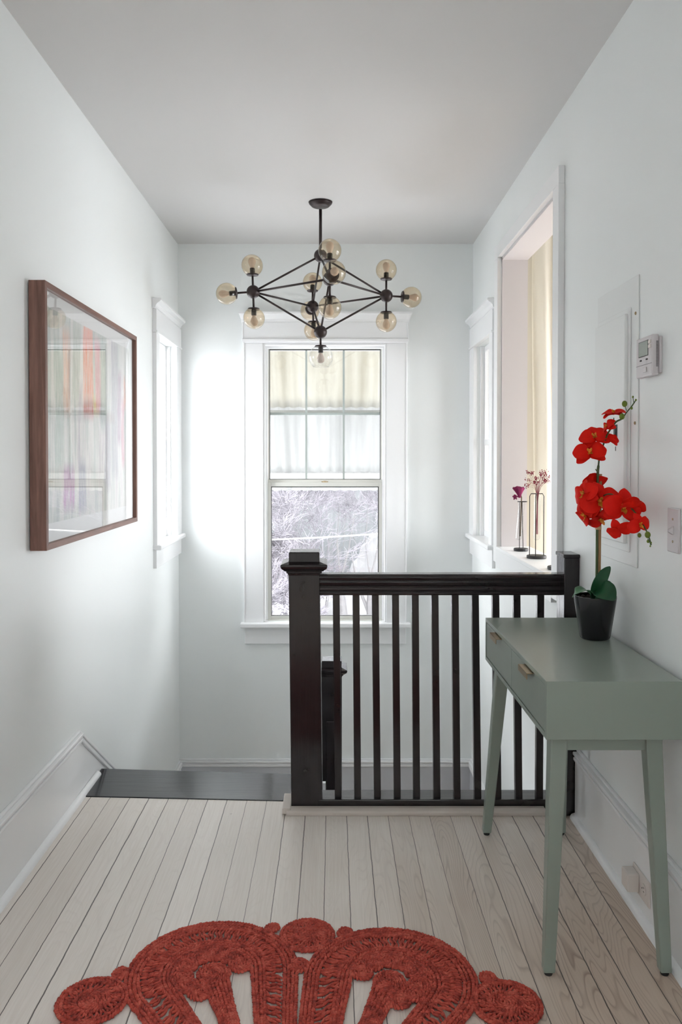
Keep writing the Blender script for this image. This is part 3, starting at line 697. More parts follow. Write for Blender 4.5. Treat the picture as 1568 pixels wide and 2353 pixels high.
# ------------------------------------------------------------------ console table
tx0, tx1, ty0, ty1, tz1, tz0 = .545, .893, 2.02, 2.832, .770, .620
TB = thing('console_table', 'sage green two-drawer console table against the right wall', 'console table', ((tx0 + tx1) / 2, (ty0 + ty1) / 2, 0))
th = .013
O = [(tx0, ty0, tz0), (tx1, ty0, tz0), (tx1, ty1, tz0), (tx0, ty1, tz0), (tx0, ty0, tz1), (tx1, ty0, tz1), (tx1, ty1, tz1), (tx0, ty1, tz1)]
I = [(x, y, z) for x in (tx0, tx1 - th) for (y, z) in ((ty0 + th, tz0 + th), (ty1 - th, tz0 + th), (ty1 - th, tz1 - th), (ty0 + th, tz1 - th))]
MB().add(O + I, [(0, 3, 2, 1), (4, 5, 6, 7), (0, 1, 5, 4), (1, 2, 6, 5), (2, 3, 7, 6), (0, 8, 9, 3), (3, 9, 10, 7), (7, 10, 11, 4), (4, 11, 8, 0),
    (8, 12, 13, 9), (9, 13, 14, 10), (10, 14, 15, 11), (11, 15, 12, 8), (12, 15, 14, 13)]).build('table_body', M['green'], TB, bevel=.0012)
ym = (ty0 + ty1) / 2
for (a, b, ha, hb) in [(ty0 + th + .0025, ym - .001, 2.125, 2.285), (ym + .001, ty1 - th - .0025, 2.535, 2.695)]:
    dr = MB().box(tx0 + .002, tx0 + .30, a, b, tz0 + th + .0025, tz1 - th - .0025).build('drawer', M['green'], TB, bevel=.001)
    hc = (ha + hb) / 2; hw = .050
    MB().box(tx0 - .018, tx0 + .004, hc - hw, hc + hw, tz1 - th - .0055, tz1 - th - .003).box(tx0 - .018, tx0 - .0155, hc - hw, hc + hw, tz1 - th - .020, tz1 - th - .003).build('drawer_handle', M['brass'], dr, bevel=.0008)
def leg(tx, ty, bx, by, ts, bs):
    lg = MB().hexa([(bx - bs, by - bs, .010), (bx + bs, by - bs, .010), (bx + bs, by + bs, .010), (bx - bs, by + bs, .010)], [(tx - ts, ty - ts, tz0), (tx + ts, ty - ts, tz0), (tx + ts, ty + ts, tz0), (tx - ts, ty + ts, tz0)]).build('leg', M['green'], TB, bevel=.003)
    MB().lathe([(.010, 0), (.011, .003), (.011, .0105)], (bx, by, 0), n=16).build('foot_pad', M['foot'], lg)
leg(.592, 2.085, .560, 2.045, .022, .0145); leg(.592, 2.767, .548, 2.812, .022, .0145)
leg(.838, 2.085, .862, 2.045, .022, .0145); leg(.800, 2.767, .812, 2.812, .022, .0145)
MB().box(.61, .818, 2.070, 2.088, tz0 - .045, tz0).box(.61, .782, 2.746, 2.764, tz0 - .045, tz0).build('apron', M['green'], TB, bevel=.001)

# ------------------------------------------------------------------ potted orchid
PO = Vector((.828, 2.505, tz1))
OR = thing('potted_orchid', 'red artificial orchid in a faceted black pot on the green table', 'potted plant', PO)
prof = [(.040, .0005), (.045, .003), (.048, .012), (.0655, .132), (.0655, .136), (.0615, .136), (.060, .122), (.002, .122)]
pt = MB(); vs = []; n = 30
for r_, h_ in prof:
    for j in range(n):
        an = 2 * PI * j / n; sq = 1 - .05 * (math.cos(5 * an + (h_ * 10)) ** 2) if h_ > .002 and h_ < .12 else 1
        vs.append((PO.x + math.cos(an) * r_ * sq, PO.y + math.sin(an) * r_ * sq, PO.z + h_))
pt.add(vs, [(i * n + j, i * n + (j + 1) % n, (i + 1) * n + (j + 1) % n, (i + 1) * n + j) for i in range(len(prof) - 1) for j in range(n)] + [tuple(range(n))[::-1]])
M['pot'] = paint('glossy_black_pot', (.010, .010, .012, 1), .16, 0)
smooth_angle(pt.build('pot', M['pot'], OR), 50)
so = MB().lathe([(.060, .112), (.060, .120), (.03, .126), (.001, .127)], PO, n=24)
for i in range(110):
    a = random.random() * 2 * PI; rr = .055 * math.sqrt(random.random()); so.sphere((PO.x + rr * math.cos(a), PO.y + rr * math.sin(a), PO.z + .124 + random.random() * .004), .003 + random.random() * .003, 6)
so.build('soil', M['soil'], OR)
# stake and stems
def pts_px(lst, Y): return [at(u, v, Y if not isinstance(Y, list) else Y[i]) for i, (u, v) in enumerate(lst)]
def catmull(P, n=6):
    out = []; P = [P[0]] + list(P) + [P[-1]]
    for i in range(1, len(P) - 2):
        for j in range(n):
            t = j / n; a, b, c, d = P[i - 1], P[i], P[i + 1], P[i + 2]
            out.append(.5 * ((2 * b) + (c - a) * t + (2 * a - 5 * b + 4 * c - d) * t * t + (3 * b - a - 3 * c + d) * t ** 3))
    out.append(P[-2]); return out
MB().tube(pts_px([(1377, 1390), (1378.5, 1240), (1380.5, 1089)], 2.505), .0048, 10).tube(pts_px([(1375, 1200), (1377, 1290)], 2.502), .0058, 10).build('stake', M['bamboo'], OR)
MB().tube(catmull(pts_px([(1371, 1392), (1372, 1300), (1373, 1200), (1374, 1100), (1376, 1068), (1380, 1044), (1394, 1004), (1405, 984), (1417, 969), (1430, 962), (1441, 947), (1452, 934), (1462, 919)], [2.500, 2.497, 2.497, 2.495, 2.49, 2.47, 2.44, 2.42, 2.39, 2.37, 2.34, 2.31, 2.29])), [.0042] * 24 + [.0027] * 30 + [.0018] * 19, 8).build('stem', M['stem'], OR, smooth=True)
MB().tube(catmull(pts_px([(1373, 1215), (1382, 1150), (1402, 1135), (1432, 1150), (1462, 1180), (1482, 1212), (1491, 1232), (1497, 1252)], [2.497, 2.44, 2.36, 2.29, 2.23, 2.18, 2.15, 2.14])), .0020, 8).build('stem', M['stem'], OR, smooth=True)
for (v0, v1) in ((1199, 1216), (1204, 1210)):
    pass
for vv in (1195, 1200, 1213): MB().tube([at(1375.5, vv + 3.5, 2.500), at(1375.5, vv - 3.5, 2.500)], .0098, 14).build('raffia_tie', M['tie'], OR)
def bud(u, v, Y, rpx, parent=OR):
    p = at(u, v, Y); r_ = rpx * Y / F
    MB().sphere(p, r_, 14, 1.2).build('bud', M['bud'], parent, smooth=True)
for b_ in [(1436, 928, 2.35, 6.2), (1430, 957, 2.36, 6.2), (1452, 938, 2.31, 2.8), (1455, 912, 2.29, 2.2), (1462, 919, 2.29, 2.2), (1489, 1229, 2.15, 6.6), (1490, 1244, 2.15, 3.4), (1497, 1247, 2.14, 1.8), (1495, 1255, 2.14, 1.8), (1470, 1230, 2.2, 4.5)]: bud(*b_)
MB().tube(pts_px([(1438, 934), (1440, 944)], 2.35), .001, 6).tube(pts_px([(1455, 913), (1457, 925)], 2.29), .001, 6).tube(pts_px([(1489, 1238), (1494, 1246), (1496, 1255)], 2.145), .001, 6).build('stalk', M['stem'], OR)

def petal_mesh(m, M4, L, Wd, ang, cup=.25, tipdrop=.15, nu=7, nv=9, ruffle=.04, ph=0, narrow=.35):
    """petal lying in the local XY plane, pointing at angle ang, bent forward (+Z)"""
    vs = []
    for i in range(nv):
        t = i / (nv - 1)
        wd = Wd * max(.10, narrow * (1 - t) * .8, (max(0, 1 - abs(2 * t ** .85 - 1.04) ** 2.3)) ** .55)
        for j in range(nu):
            s_ = j / (nu - 1) * 2 - 1
            x = L * t * (1 - .06 * s_ * s_); y_ = wd / 2 * s_
            z = cup * L * (.35 * s_ * s_ * math.sin(t * PI)) - tipdrop * L * t * t + .10 * L * math.sin(t * PI) + ruffle * L * math.sin(5 * s_ + 7 * t + ph) * abs(s_)
            v = Matrix.Rotation(ang, 4, 'Z') @ Vector((x, y_, z)); vs.append(M4 @ v)
    fs = [(i * nu + j, i * nu + j + 1, (i + 1) * nu + j + 1, (i + 1) * nu + j) for i in range(nv - 1) for j in range(nu - 1)]
    m.add(vs, fs)
def flower(u, v, Y, rpx, face, roll=0, open_=.15, lip=True):
    """orchid flower; face = direction the heart looks"""
    p = at(u, v, Y); r_ = rpx * Y / F
    zf = Vector(face).normalized(); xx = Vector((0, 0, 1)).cross(zf)
    xx = xx.normalized() if xx.length > .05 else Vector((1, 0, 0)); yy = zf.cross(xx)
    M4 = Matrix.Translation(p) @ Matrix((xx, yy, zf)).transposed().to_4x4() @ Matrix.Rotation(roll, 4, 'Z')
    root = bpy.data.objects.new('flower', None); col.objects.link(root); root.parent = OR; WLOC[root.name] = WLOC[OR.name]
    for k_, (a, L, Wd, zo) in enumerate([(90, 1.0, .78, -.05), (210, .98, .70, -.05), (330, .98, .70, -.05), (8, 1.02, 1.15, .05), (172, 1.02, 1.15, .05)]):
        m = MB(); petal_mesh(m, M4 @ Matrix.Translation((0, 0, zo * r_)), L * r_, Wd * r_, R(a), .3, open_ + random.uniform(-.08, .1), ph=k_ * 1.7 + u)
        o = m.build('petal', M['petal'], root, smooth=True)
        sd = o.modifiers.new('solid', 'SOLIDIFY'); sd.thickness = .0006
        ss = o.modifiers.new('subdivision', 'SUBSURF'); ss.levels = 1; ss.render_levels = 1
    if lip:
        m = MB()
        for (a, L, Wd) in [(60, .26, .16), (120, .26, .16), (270, .40, .22), (235, .22, .14), (305, .22, .14)]:
            petal_mesh(m, M4 @ Matrix.Translation((0, 0, .10 * r_)) @ Matrix.Rotation(R(-20 if a == 270 else 0), 4, 'X'), L * r_, Wd * r_, R(a), .5, -.7, nu=5, nv=6, ruffle=.15)
        m.sphere(M4 @ Vector((0, .03 * r_, .20 * r_)), .085 * r_, 8)
        m.build('flower_lip', M['anther'], root, smooth=True)
    return root
for a in [(1411, 951, 2.39, 27, (-.25, -.35, 1.0), .2, .1), (1397, 980, 2.42, 22, (-1.0, -.2, .35), .5, .3), (1367, 1006, 2.46, 35, (-.35, -1, .75), .25, .1),
          (1356, 1042, 2.45, 38, (-.3, -1, .55), .15, .05), (1345, 1136, 2.43, 37, (-1.0, -.55, .1), .3, .2), (1366, 1118, 2.50, 36, (-.25, 1, .3), .9, .1, False),
          (1378, 1152, 2.42, 46, (-.1, -1, -.05), .25, .0), (1348, 1182, 2.45, 36, (-.8, -.4, -.35), .8, .2), (1379, 1190, 2.46, 34, (.1, -.6, -.5), .9, .2),
          (1431, 1168, 2.28, 47, (.02, -1, .05), -.12, .0), (1470, 1206, 2.19, 28, (.18, -1, .0), .25, .25), (1424, 1218, 2.24, 30, (-.3, -.8, -.6), .5, .2, False),
          (1456, 1163, 2.235, 30, (.2, .5, .6), .6, .1, False), (1404, 1010, 2.45, 20, (.4, .5, .4), .2, .2, False)]:
    flower(*a)
for (a_, b_) in [((1376, 1088), (1369, 1078)), ((1384, 1032), (1372, 1020)), ((1393, 1005), (1390, 990)), ((1412, 975), (1411, 960)), ((1382, 1150), (1370, 1140))]:
    MB().tube(pts_px([a_, b_], 2.46), .0014, 6).build('flower_stalk', M['stem'], OR)
# leaves
def leafblade(spine, widths, normal, mat=None, fold=.25):
    sp_ = catmull([Vector(p) for p in spine], 5); n_ = len(sp_); vs = []; nu = 7; N0 = Vector(normal)
    for i, p in enumerate(sp_):
        t = i / (n_ - 1); tan = (sp_[min(i + 1, n_ - 1)] - sp_[max(i - 1, 0)]).normalized(); side = tan.cross(N0).normalized(); nn = side.cross(tan)
        f = t * (len(widths) - 1); a = int(min(f, len(widths) - 2)); wd = widths[a] + (widths[a + 1] - widths[a]) * (f - a)
        for j in range(nu):
            s_ = j / (nu - 1) * 2 - 1; vs.append(p + side * wd * s_ + nn * wd * fold * abs(s_) ** 1.3)
    m = MB(); m.add(vs, [(i * nu + j, i * nu + j + 1, (i + 1) * nu + j + 1, (i + 1) * nu + j) for i in range(n_ - 1) for j in range(nu - 1)])
    o = m.build('leaf', mat or M['leaf'], OR, smooth=True)
    s_ = o.modifiers.new('solid', 'SOLIDIFY'); s_.thickness = .0018
    q_ = o.modifiers.new('subdivision', 'SUBSURF'); q_.levels = 1; q_.render_levels = 1
leafblade([at(1362, 1378, 2.48), at(1368, 1352, 2.46), at(1384, 1324, 2.45), at(1403, 1302, 2.46)], [.004, .014, .021, .023, .021, .014, .002], (.35, -1, .25))
leafblade([at(1366, 1376, 2.49), at(1374, 1355, 2.50), at(1380, 1335, 2.51), at(1384, 1318, 2.52)], [.006, .018, .022, .018, .010, .001], (-.3, -1, .1))
leafblade([at(1368, 1358, 2.47), at(1384, 1356, 2.44), at(1402, 1362, 2.43), at(1414, 1378, 2.44)], [.005, .022, .031, .033, .029, .018, .003], (.1, -1, .45), fold=.15)
leafblade([at(1362, 1368, 2.48), at(1345, 1355, 2.46), at(1327, 1360, 2.45), at(1316, 1372, 2.46)], [.008, .018, .021, .018, .012, .002], (-.1, -.25, 1), M['leaf_pale'], .3)
leafblade([at(1376, 1374, 2.50), at(1392, 1350, 2.53), at(1404, 1338, 2.56)], [.006, .020, .018, .002], (0, -1, .3))

# ------------------------------------------------------------------ dried flowers in iron stands on the ledge
def iron_stand(x, y, h, rbase, label, twin=True, tilt=0, kind='spray', rw=None):
    t = thing('dried_flower_vase', label, 'vase', (x, y, OZ0), 'black iron bud vases on the ledge')
    MB().lathe([(rbase * .96, 0), (rbase, .003), (rbase, .011), (rbase * .95, .014)], (x, y, OZ0), n=32).build('base', M['iron'], t)
    rw = rw or rbase * .76
    if twin:
        for a in (0, 60, 120):
            dx, dy = math.cos(R(a + 8)) * rw, math.sin(R(a + 8)) * rw
            P0 = [Vector((x - dx, y - dy, OZ0 + .012)), Vector((x - dx, y - dy, OZ0 + h - .012)), Vector((x - dx * .8, y - dy * .8, OZ0 + h)), Vector((x + dx * .8, y + dy * .8, OZ0 + h)), Vector((x + dx, y + dy, OZ0 + h - .012)), Vector((x + dx, y + dy, OZ0 + .012))]
            if a == 60: P0 = P0[:3] + [Vector((x, y, OZ0 + h))]
            if a == 120: continue
            MB().tube(P0, .0021, 8).build('frame', M['iron'], t, smooth=True)
        tr_, tz0_, tz1_ = .015, OZ0 + .085, OZ0 + h - .004; lean = Vector((0, 0, 0))
    else:
        MB().tube([(x - .008, y, OZ0 + .012), (x - .008, y, OZ0 + h)], .0019, 8).tube([(x + .010, y - .004, OZ0 + .012), (x + .004, y - .004, OZ0 + h)], .0019, 8).build('frame', M['iron'], t)
        MB().tube([(x + math.cos(a) * .024 + .006, y + math.sin(a) * .024, OZ0 + h) for a in [2 * PI * i / 20 for i in range(20)]], .0018, 6, closed=True).build('ring', M['iron'], t)
        tr_, tz0_, tz1_ = .0165, OZ0 + .055, OZ0 + h + .002; lean = Vector((tilt, 0, 0))
    top = Vector((x + .004, y, tz1_)); bot = Vector((x, y, tz0_)) - lean
    ax = (bot - top).normalized(); L = (bot - top).length
    MB().lathe([(tr_ + .001, 0), (tr_, .004), (tr_, L - .014), (tr_ * .7, L - .004), (.001, L)], top, ax, 24, cap=False).build('test_tube', M['tube_glass'], t, smooth=True)
    if kind == 'spray':
        m = MB(); hd = MB()
        for i in range(26):
            a = random.uniform(0, 2 * PI); rr = random.uniform(.1, 1) ** .6 * .062; hh = random.uniform(.06, .125) - rr * .35
            p3 = top + Vector((math.cos(a) * rr, math.sin(a) * rr, hh)); b0 = bot + Vector((random.uniform(-.006, .006), 0, .03)); md = top + Vector((math.cos(a) * rr * .12, math.sin(a) * rr * .12, .01))
            m.tube(catmull([b0, md, p3], 4), .0006, 4)
            for q_ in range(9):
                o_ = p3 + Vector((random.gauss(0, .006), random.gauss(0, .006), random.gauss(0, .005))); hd.sphere(o_, random.uniform(.0013, .0028), 6); m.tube([p3 - Vector((0, 0, .012)), o_], .0003, 3)
        m.build('stalk', M['dry_stalk'], t); hd.build('flower_spray', M['dry_red'], t)
    elif kind == 'celosia':
        MB().tube([bot + Vector((.01, 0, .02)), top + Vector((-.002, 0, .02)), top + Vector((-.010, 0, .05))], .0028, 8).build('stalk', M['brown_stalk'], t)
        m = MB(); vs = []; nu, nv = 26, 12
        for i in range(nv):
            tt = i / (nv - 1)
            for j in range(nu):
                an = 2 * PI * j / nu; r_ = .006 + .022 * tt ** 1.3 * (1 + .13 * math.sin(an * 7 + 3 * tt)); 
                vs.append(top + Vector((-.012 - .006 * tt + math.cos(an) * r_ * 1.1, math.sin(an) * r_ * .6, .018 + .052 * tt + .004 * math.sin(an * 5) * tt)))
        m.add(vs, [(i * nu + j, i * nu + (j + 1) % nu, (i + 1) * nu + (j + 1) % nu, (i + 1) * nu + j) for i in range(nv - 1) for j in range(nu)] + [tuple(range((nv - 1) * nu, nv * nu))])
        for i in range(60): m.sphere(top + Vector((-.018 + random.gauss(0, .011), random.gauss(0, .007), .070 + random.gauss(0, .003))), .0035, 6)
        for i in range(26): m.sphere(top + Vector((-.034 + random.gauss(0, .004), random.gauss(0, .003), .022 + random.gauss(0, .006))), .004, 6)
        m.build('flower_head', M['celosia'], t, smooth=True)
iron_stand(.976, 4.12, .255, .037, 'small iron vase holding a plum velvety flower, farthest on the ledge', False, .014, 'celosia')
iron_stand(.980, 3.82, .310, .047, 'tall iron vase with a spray of tiny crimson dried flowers', True, 0, 'spray')
iron_stand(.975, 3.43, .310, .047, 'iron vase nearest the casing, only the edge of its base showing', True, 0, 'none', .022)

# ------------------------------------------------------------------ things on the right wall
EP = thing('electrical_panel', 'painted-over breaker panel set in the right wall behind the orchid', 'electrical panel', (XR, 2.57, 1.005))
smooth_angle(MB().box(XR - .004, XR, 2.385, 2.752, 1.008, 1.888).build('cover_plate', M['panel'], EP, bevel=.003), 30)
MB().box(XR - .010, XR - .004, 2.440, 2.735, 1.050, 1.800).build('door_frame', M['panel'], EP, bevel=.002)
dd = MB().box(XR - .021, XR - .009, 2.452, 2.728, 1.075, 1.782).build('panel_door', M['panel'], EP, bevel=.003)
MB().box(XR - .0225, XR - .021, 2.508, 2.538, 1.405, 1.445).box(XR - .022, XR - .021, 2.520, 2.524, 1.362, 1.376).box(XR - .0222, XR - .021, 2.546, 2.550, 1.452, 1.456).box(XR - .0222, XR - .021, 2.546, 2.550, 1.400, 1.404).build('latch', M['dark_slot'], dd)
MB().box(XR - .024, XR - .020, 2.516, 2.529, 1.410, 1.432).build('latch_tab', M['dark_slot'], dd)
for (yy, zz) in ((2.405, 1.775), (2.405, 1.445)):
    MB().lathe([(.005, 0), (.005, .002), (.003, .0035)], (XR - .004, yy, zz), (-1, 0, 0), 12).build('screw', M['brass'], EP)
MB().box(XR - .014, XR - .008, 2.725, 2.735, 1.612, 1.635).build('hinge', M['brass'], dd)
# thermostat
ty_, tya, tz_ = 2.222, 2.338, 1.571
TS = thing('thermostat', 'off-white wall thermostat with a small grey screen', 'thermostat', (XR, 2.28, tz_))
MB().box(XR - .008, XR, ty_ - .004, tya, tz_ + .006, tz_ + .108).build('back_plate', M['white_plastic'], TS, bevel=.002)
bd = MB().box(XR - .028, XR - .008, ty_, tya, tz_, tz_ + .114).build('housing', M['white_plastic'], TS, bevel=.0035)
vg = MB()
for i in range(22): vg.box(XR - .0165, XR - .0105, ty_ - .0006, ty_ + .001, tz_ + .024 + i * .0033, tz_ + .0256 + i * .0033)
vg.build('vent_slots', M['dark_slot'], bd)
MB().box(XR - .0288, XR - .0278, ty_ + .026, tya - .020, tz_ + .058, tz_ + .102).build('screen_bezel', M['dark_slot'], bd)
MB().box(XR - .0294, XR - .0286, ty_ + .028, tya - .024, tz_ + .060, tz_ + .100).build('screen', M['screen'], bd)
for (a, z_) in ((.006, .090), (.006, .077)): MB().box(XR - .031, XR - .028, ty_ + a, ty_ + a + .016, tz_ + z_, tz_ + z_ + .009).build('button', M['beige_plastic'], bd, bevel=.001)
for a in (.030, .074): MB().box(XR - .030, XR - .028, ty_ + a, ty_ + a + .010, tz_ + .046, tz_ + .050).build('button', M['dark_slot'], bd)
MB().box(XR - .0302, XR - .028, ty_ + .036, ty_ + .060, tz_ + .012, tz_ + .026).build('button', M['white_plastic'], bd, bevel=.001)
MB().box(XR - .0284, XR - .0278, ty_ + .002, tya - .002, tz_ + .0335, tz_ + .0345).build('cover_seam', M['dark_slot'], bd)
# light switch
SW = thing('light_switch', 'painted-over toggle switch plate at the right edge of the wall', 'light switch', (XR, 2.13, 1.088))
MB().box(XR - .007, XR, 2.092, 2.164, 1.086, 1.206).build('switch_plate', M['white_plastic'], SW, bevel=.003)
MB().hexa([(XR - .007, 2.121, 1.134), (XR - .007, 2.133, 1.134), (XR - .007, 2.133, 1.158), (XR - .007, 2.121, 1.158)], [(XR - .020, 2.123, 1.142), (XR - .020, 2.131, 1.142), (XR - .020, 2.131, 1.149), (XR - .020, 2.123, 1.149)]).build('toggle', M['white_plastic'], SW, bevel=.001)
for z_ in (1.116, 1.176): MB().lathe([(.0035, 0), (.003, .0015)], (XR - .007, 2.127, z_), (-1, 0, 0), 10).build('screw', M['brass'], SW)
# outlet low on the skirting and the plug in it
xb = XR - .016
OU = thing('wall_outlet', 'ivory outlet plate set sideways low in the skirting', 'outlet', (xb, 2.295, .06))
op = MB().box(xb - .006, xb, 2.232, 2.356, .062, .136).build('outlet_plate', M['beige_plastic'], OU, bevel=.003)
for yc in (2.268,): MB().lathe([(.0165, 0), (.0165, .002)], (xb - .006, yc, .099), (-1, 0, 0), 24).build('socket', M['beige_plastic'], op)
MB().box(xb - .0085, xb - .0075, 2.262, 2.270, .104, .1055).box(xb - .0085, xb - .0075, 2.262, 2.269, .093, .0945).lathe([(.0022, 0), (.0022, .0006)], (xb - .0079, 2.277, .099), (-1, 0, 0), 10).build('slots', M['dark_slot'], op)
PL = tag(MB().box(xb - .041, xb - .006, 2.300, 2.352, .072, .126).build('plug_adapter', M['beige_plastic'], bevel=.004), 'small ivory plug-in adapter sticking out of the sideways outlet', 'plug adapter')

# ------------------------------------------------------------------ jute rug
tmpl = None
def bead_template():
    v = []; f = []; nr, ns = 6, 5
    for i in range(ns + 1):
        t_ = PI * i / ns
        for j in range(nr): v.append((-.5 * math.cos(t_), .5 * math.sin(t_) * math.cos(2 * PI * j / nr), .5 * math.sin(t_) * math.sin(2 * PI * j / nr)))
    for i in range(ns):
        for j in range(nr): f.append((i * nr + j, i * nr + (j + 1) % nr, (i + 1) * nr + (j + 1) % nr, (i + 1) * nr + j))
    return v, f
BV, BF = bead_template()
def bead(m, x, y, z, ang, L, W, H, tilt=0):
    ca, sa = math.cos(ang), math.sin(ang); n = len(m.v)
    for (a, b, c) in BV:
        a *= L; b *= W; c = c * H + a * tilt
        m.v.append((x + a * ca - b * sa, y + a * sa + b * ca, z + c))
    m.f += [tuple(i + n for i in f) for f in BF]
def braid(m, path, closed, tw=1, pitch=.0088, z=.0062, L=.0155, W=.0098, H=.0110):
    """two-strand plait: slanted beads following the path"""
    pts = [Vector(p) for p in path]
    if closed: pts.append(pts[0])
    acc = 0; nxt = 0; k_ = 0
    for i in range(len(pts) - 1):
        d = pts[i + 1] - pts[i]; L0 = d.length
        if L0 < 1e-7: continue
        while nxt <= acc + L0:
            p = pts[i] + d * ((nxt - acc) / L0); an = math.atan2(d.y, d.x)
            bead(m, p.x + random.gauss(0, .0005), p.y + random.gauss(0, .0005), z + random.gauss(0, .0006), an + tw * .55 + random.gauss(0, .10), L, W * random.uniform(.88, 1.1), H, .12)
            nxt += pitch; k_ += 1
        acc += L0
def circle(cx, cy, r, n=None, a0=0, a1=2 * PI):
    n = n or max(14, int(abs(a1 - a0) * r / .008)); return [(cx + r * math.cos(a0 + (a1 - a0) * i / n), cy + r * math.sin(a0 + (a1 - a0) * i / n)) for i in range(n + (0 if abs(a1 - a0 - 2 * PI) < 1e-6 else 1))]
def spiral(m, cx, cy, r, pitch=.0095, sg=1):
    turns = r / pitch; n = max(20, int(turns * 26)); P = []
    for i in range(n + 1):
        t_ = i / n; rr = .002 + (r - .006) * t_; a = sg * 2 * PI * turns * t_ + random.random() * .0; P.append((cx + rr * math.cos(a), cy + rr * math.sin(a)))
    braid(m, P, False, sg, z=.0068, L=.015, W=.0085)
def ladder(m, outer, inner, n):
    """twisted cross strands with gaps between two outlines of equal point count"""
    N_ = len(outer)
    for i in range(n):
        for q_ in (0, 1):
            t_ = (i + .5 * q_ * .62) / n; a = int(t_ * (N_ - 1)); b = min(N_ - 1, max(0, int((t_ + (.9 if q_ else -.1) / n) * (N_ - 1))))
            p = Vector(outer[a]); r_ = Vector(inner[b]); d = r_ - p; L0 = d.length
            if L0 < .004: continue
            an = math.atan2(d.y, d.x)
            for s_ in range(3):
                c_ = p + d * ((s_ + .5) / 3); bead(m, c_.x, c_.y, .0058 + random.gauss(0, .0006) + (.0015 if q_ else 0), an + (.28 if s_ % 2 else -.28) + random.gauss(0, .08), L0 / 3 * 1.5, .0072, .0085)
RC = Vector((-.085, 1.46))
RG = thing('jute_rug', 'round red braided jute rug with openwork paisley petals on the floor', 'rug', (RC.x, RC.y, 0))
def teardrop(d, Rr=.224, L=.60, n=140):
    """outline of a petal inset by d, open at the tip; head centred on the origin, tail towards -Y"""
    r_ = Rr - d; al = math.asin(min(.95, r_ / L)) * .75; P = []
    # left tail -> head -> right tail
    tipy = -L + d * 1.6; x0 = -.012
    a0 = PI + al; a1 = -al
    start = Vector((r_ * math.cos(a0), r_ * math.sin(a0))); end = Vector((r_ * math.cos(a1), r_ * math.sin(a1)))
    tail = max(.02, .030 - d * .1)
    for i in range(n // 4): t_ = i / (n // 4); P.append(tuple(Vector((-tail, tipy)).lerp(start, t_)))
    for i in range(n // 2): t_ = i / (n // 2); a = a0 + (a1 - a0) * t_; P.append((r_ * math.cos(a), r_ * math.sin(a)))
    for i in range(n // 4 + 1): t_ = i / (n // 4); P.append(tuple(end.lerp(Vector((tail, tipy)), t_)))
    return P
def petal_motif(cx, cy, rot, flip=1):
    m = MB()
    for i in range(4): braid(m, teardrop(.005 + .0105 * i), False, 1 if i % 2 else -1)
    ladder(m, teardrop(.045), teardrop(.088), 92)
    for i in range(4): braid(m, teardrop(.090 + .0105 * i), False, 1 if i % 2 else -1)
    # rosettes inside the head and the core with its tail
    rr = .077
    for a in ([236, 204, 171, 138, 105, 72, 38, 4] if flip > 0 else [-56, -24, 9, 42, 75, 108, 142, 176]): spiral(m, rr * math.cos(R(a)), rr * math.sin(R(a)) - .002, .0345, sg=random.choice((-1, 1)))
    spiral(m, .0, -.006, .048)
    for o_ in (-.026, -.0175, -.0087, 0, .0087, .0175, .026): braid(m, [(o_ * (1.25 - .55 * math.sin(t_ * PI * .6)), -.03 - .27 * t_) for t_ in [i / 14 for i in range(15)]], False, 1 if o_ > 0 else -1)
    ca, sa = math.cos(rot), math.sin(rot)
    m.v = [(cx + x * ca - y_ * sa, cy + x * sa + y_ * ca, z) for x, y_, z in m.v]
    return m.build('petal_motif', M['jute'], RG, smooth=True)
def medallion(cx, cy, r):
    m = MB(); braid(m, circle(cx, cy, r - .005), True, 1); braid(m, circle(cx, cy, r - .015), True, -1)
    ladder(m, circle(cx, cy, r - .020, 90, 0, 2 * PI - 1e-3), circle(cx, cy, r - .046, 90, 0, 2 * PI - 1e-3), 25); braid(m, circle(cx, cy, r - .047), True)
    spiral(m, cx, cy, r - .045); return m.build('medallion', M['jute'], RG, smooth=True)
def bobble(cx, cy, r): m = MB(); spiral(m, cx, cy, r); return m.build('bobble', M['jute'], RG, smooth=True)
hd = .585
for k_ in range(8):
    an = R({1: 72, 6: -72}.get(k_, 22.0 + 45 * k_)); c_ = RC + Vector((-math.sin(an), math.cos(an))) * .55
    if k_ == 0: c_ = Vector((-.312, 2.043)); an = R(20)
    if k_ == 7: c_ = Vector((.148, 2.012)); an = R(-21)
    petal_motif(c_.x, c_.y, an, -1 if k_ % 2 else 1)
for (x, y_, r_) in [(-.071, 2.205, .078), (-.592, 1.935, .088), (.425, 1.925, .088)]: medallion(x, y_, r_)
for k_ in (2, 3, 4, 5, 6):
    an = R(45 * k_); medallion(RC.x - math.sin(an) * .71, RC.y + math.cos(an) * .71, .084)
for (x, y_, r_) in [(-.170, 2.235, .026), (.036, 2.215, .028), (-.090, 2.068, .032), (-.548, 2.040, .027), (.400, 2.022, .028)]: bobble(x, y_, r_)

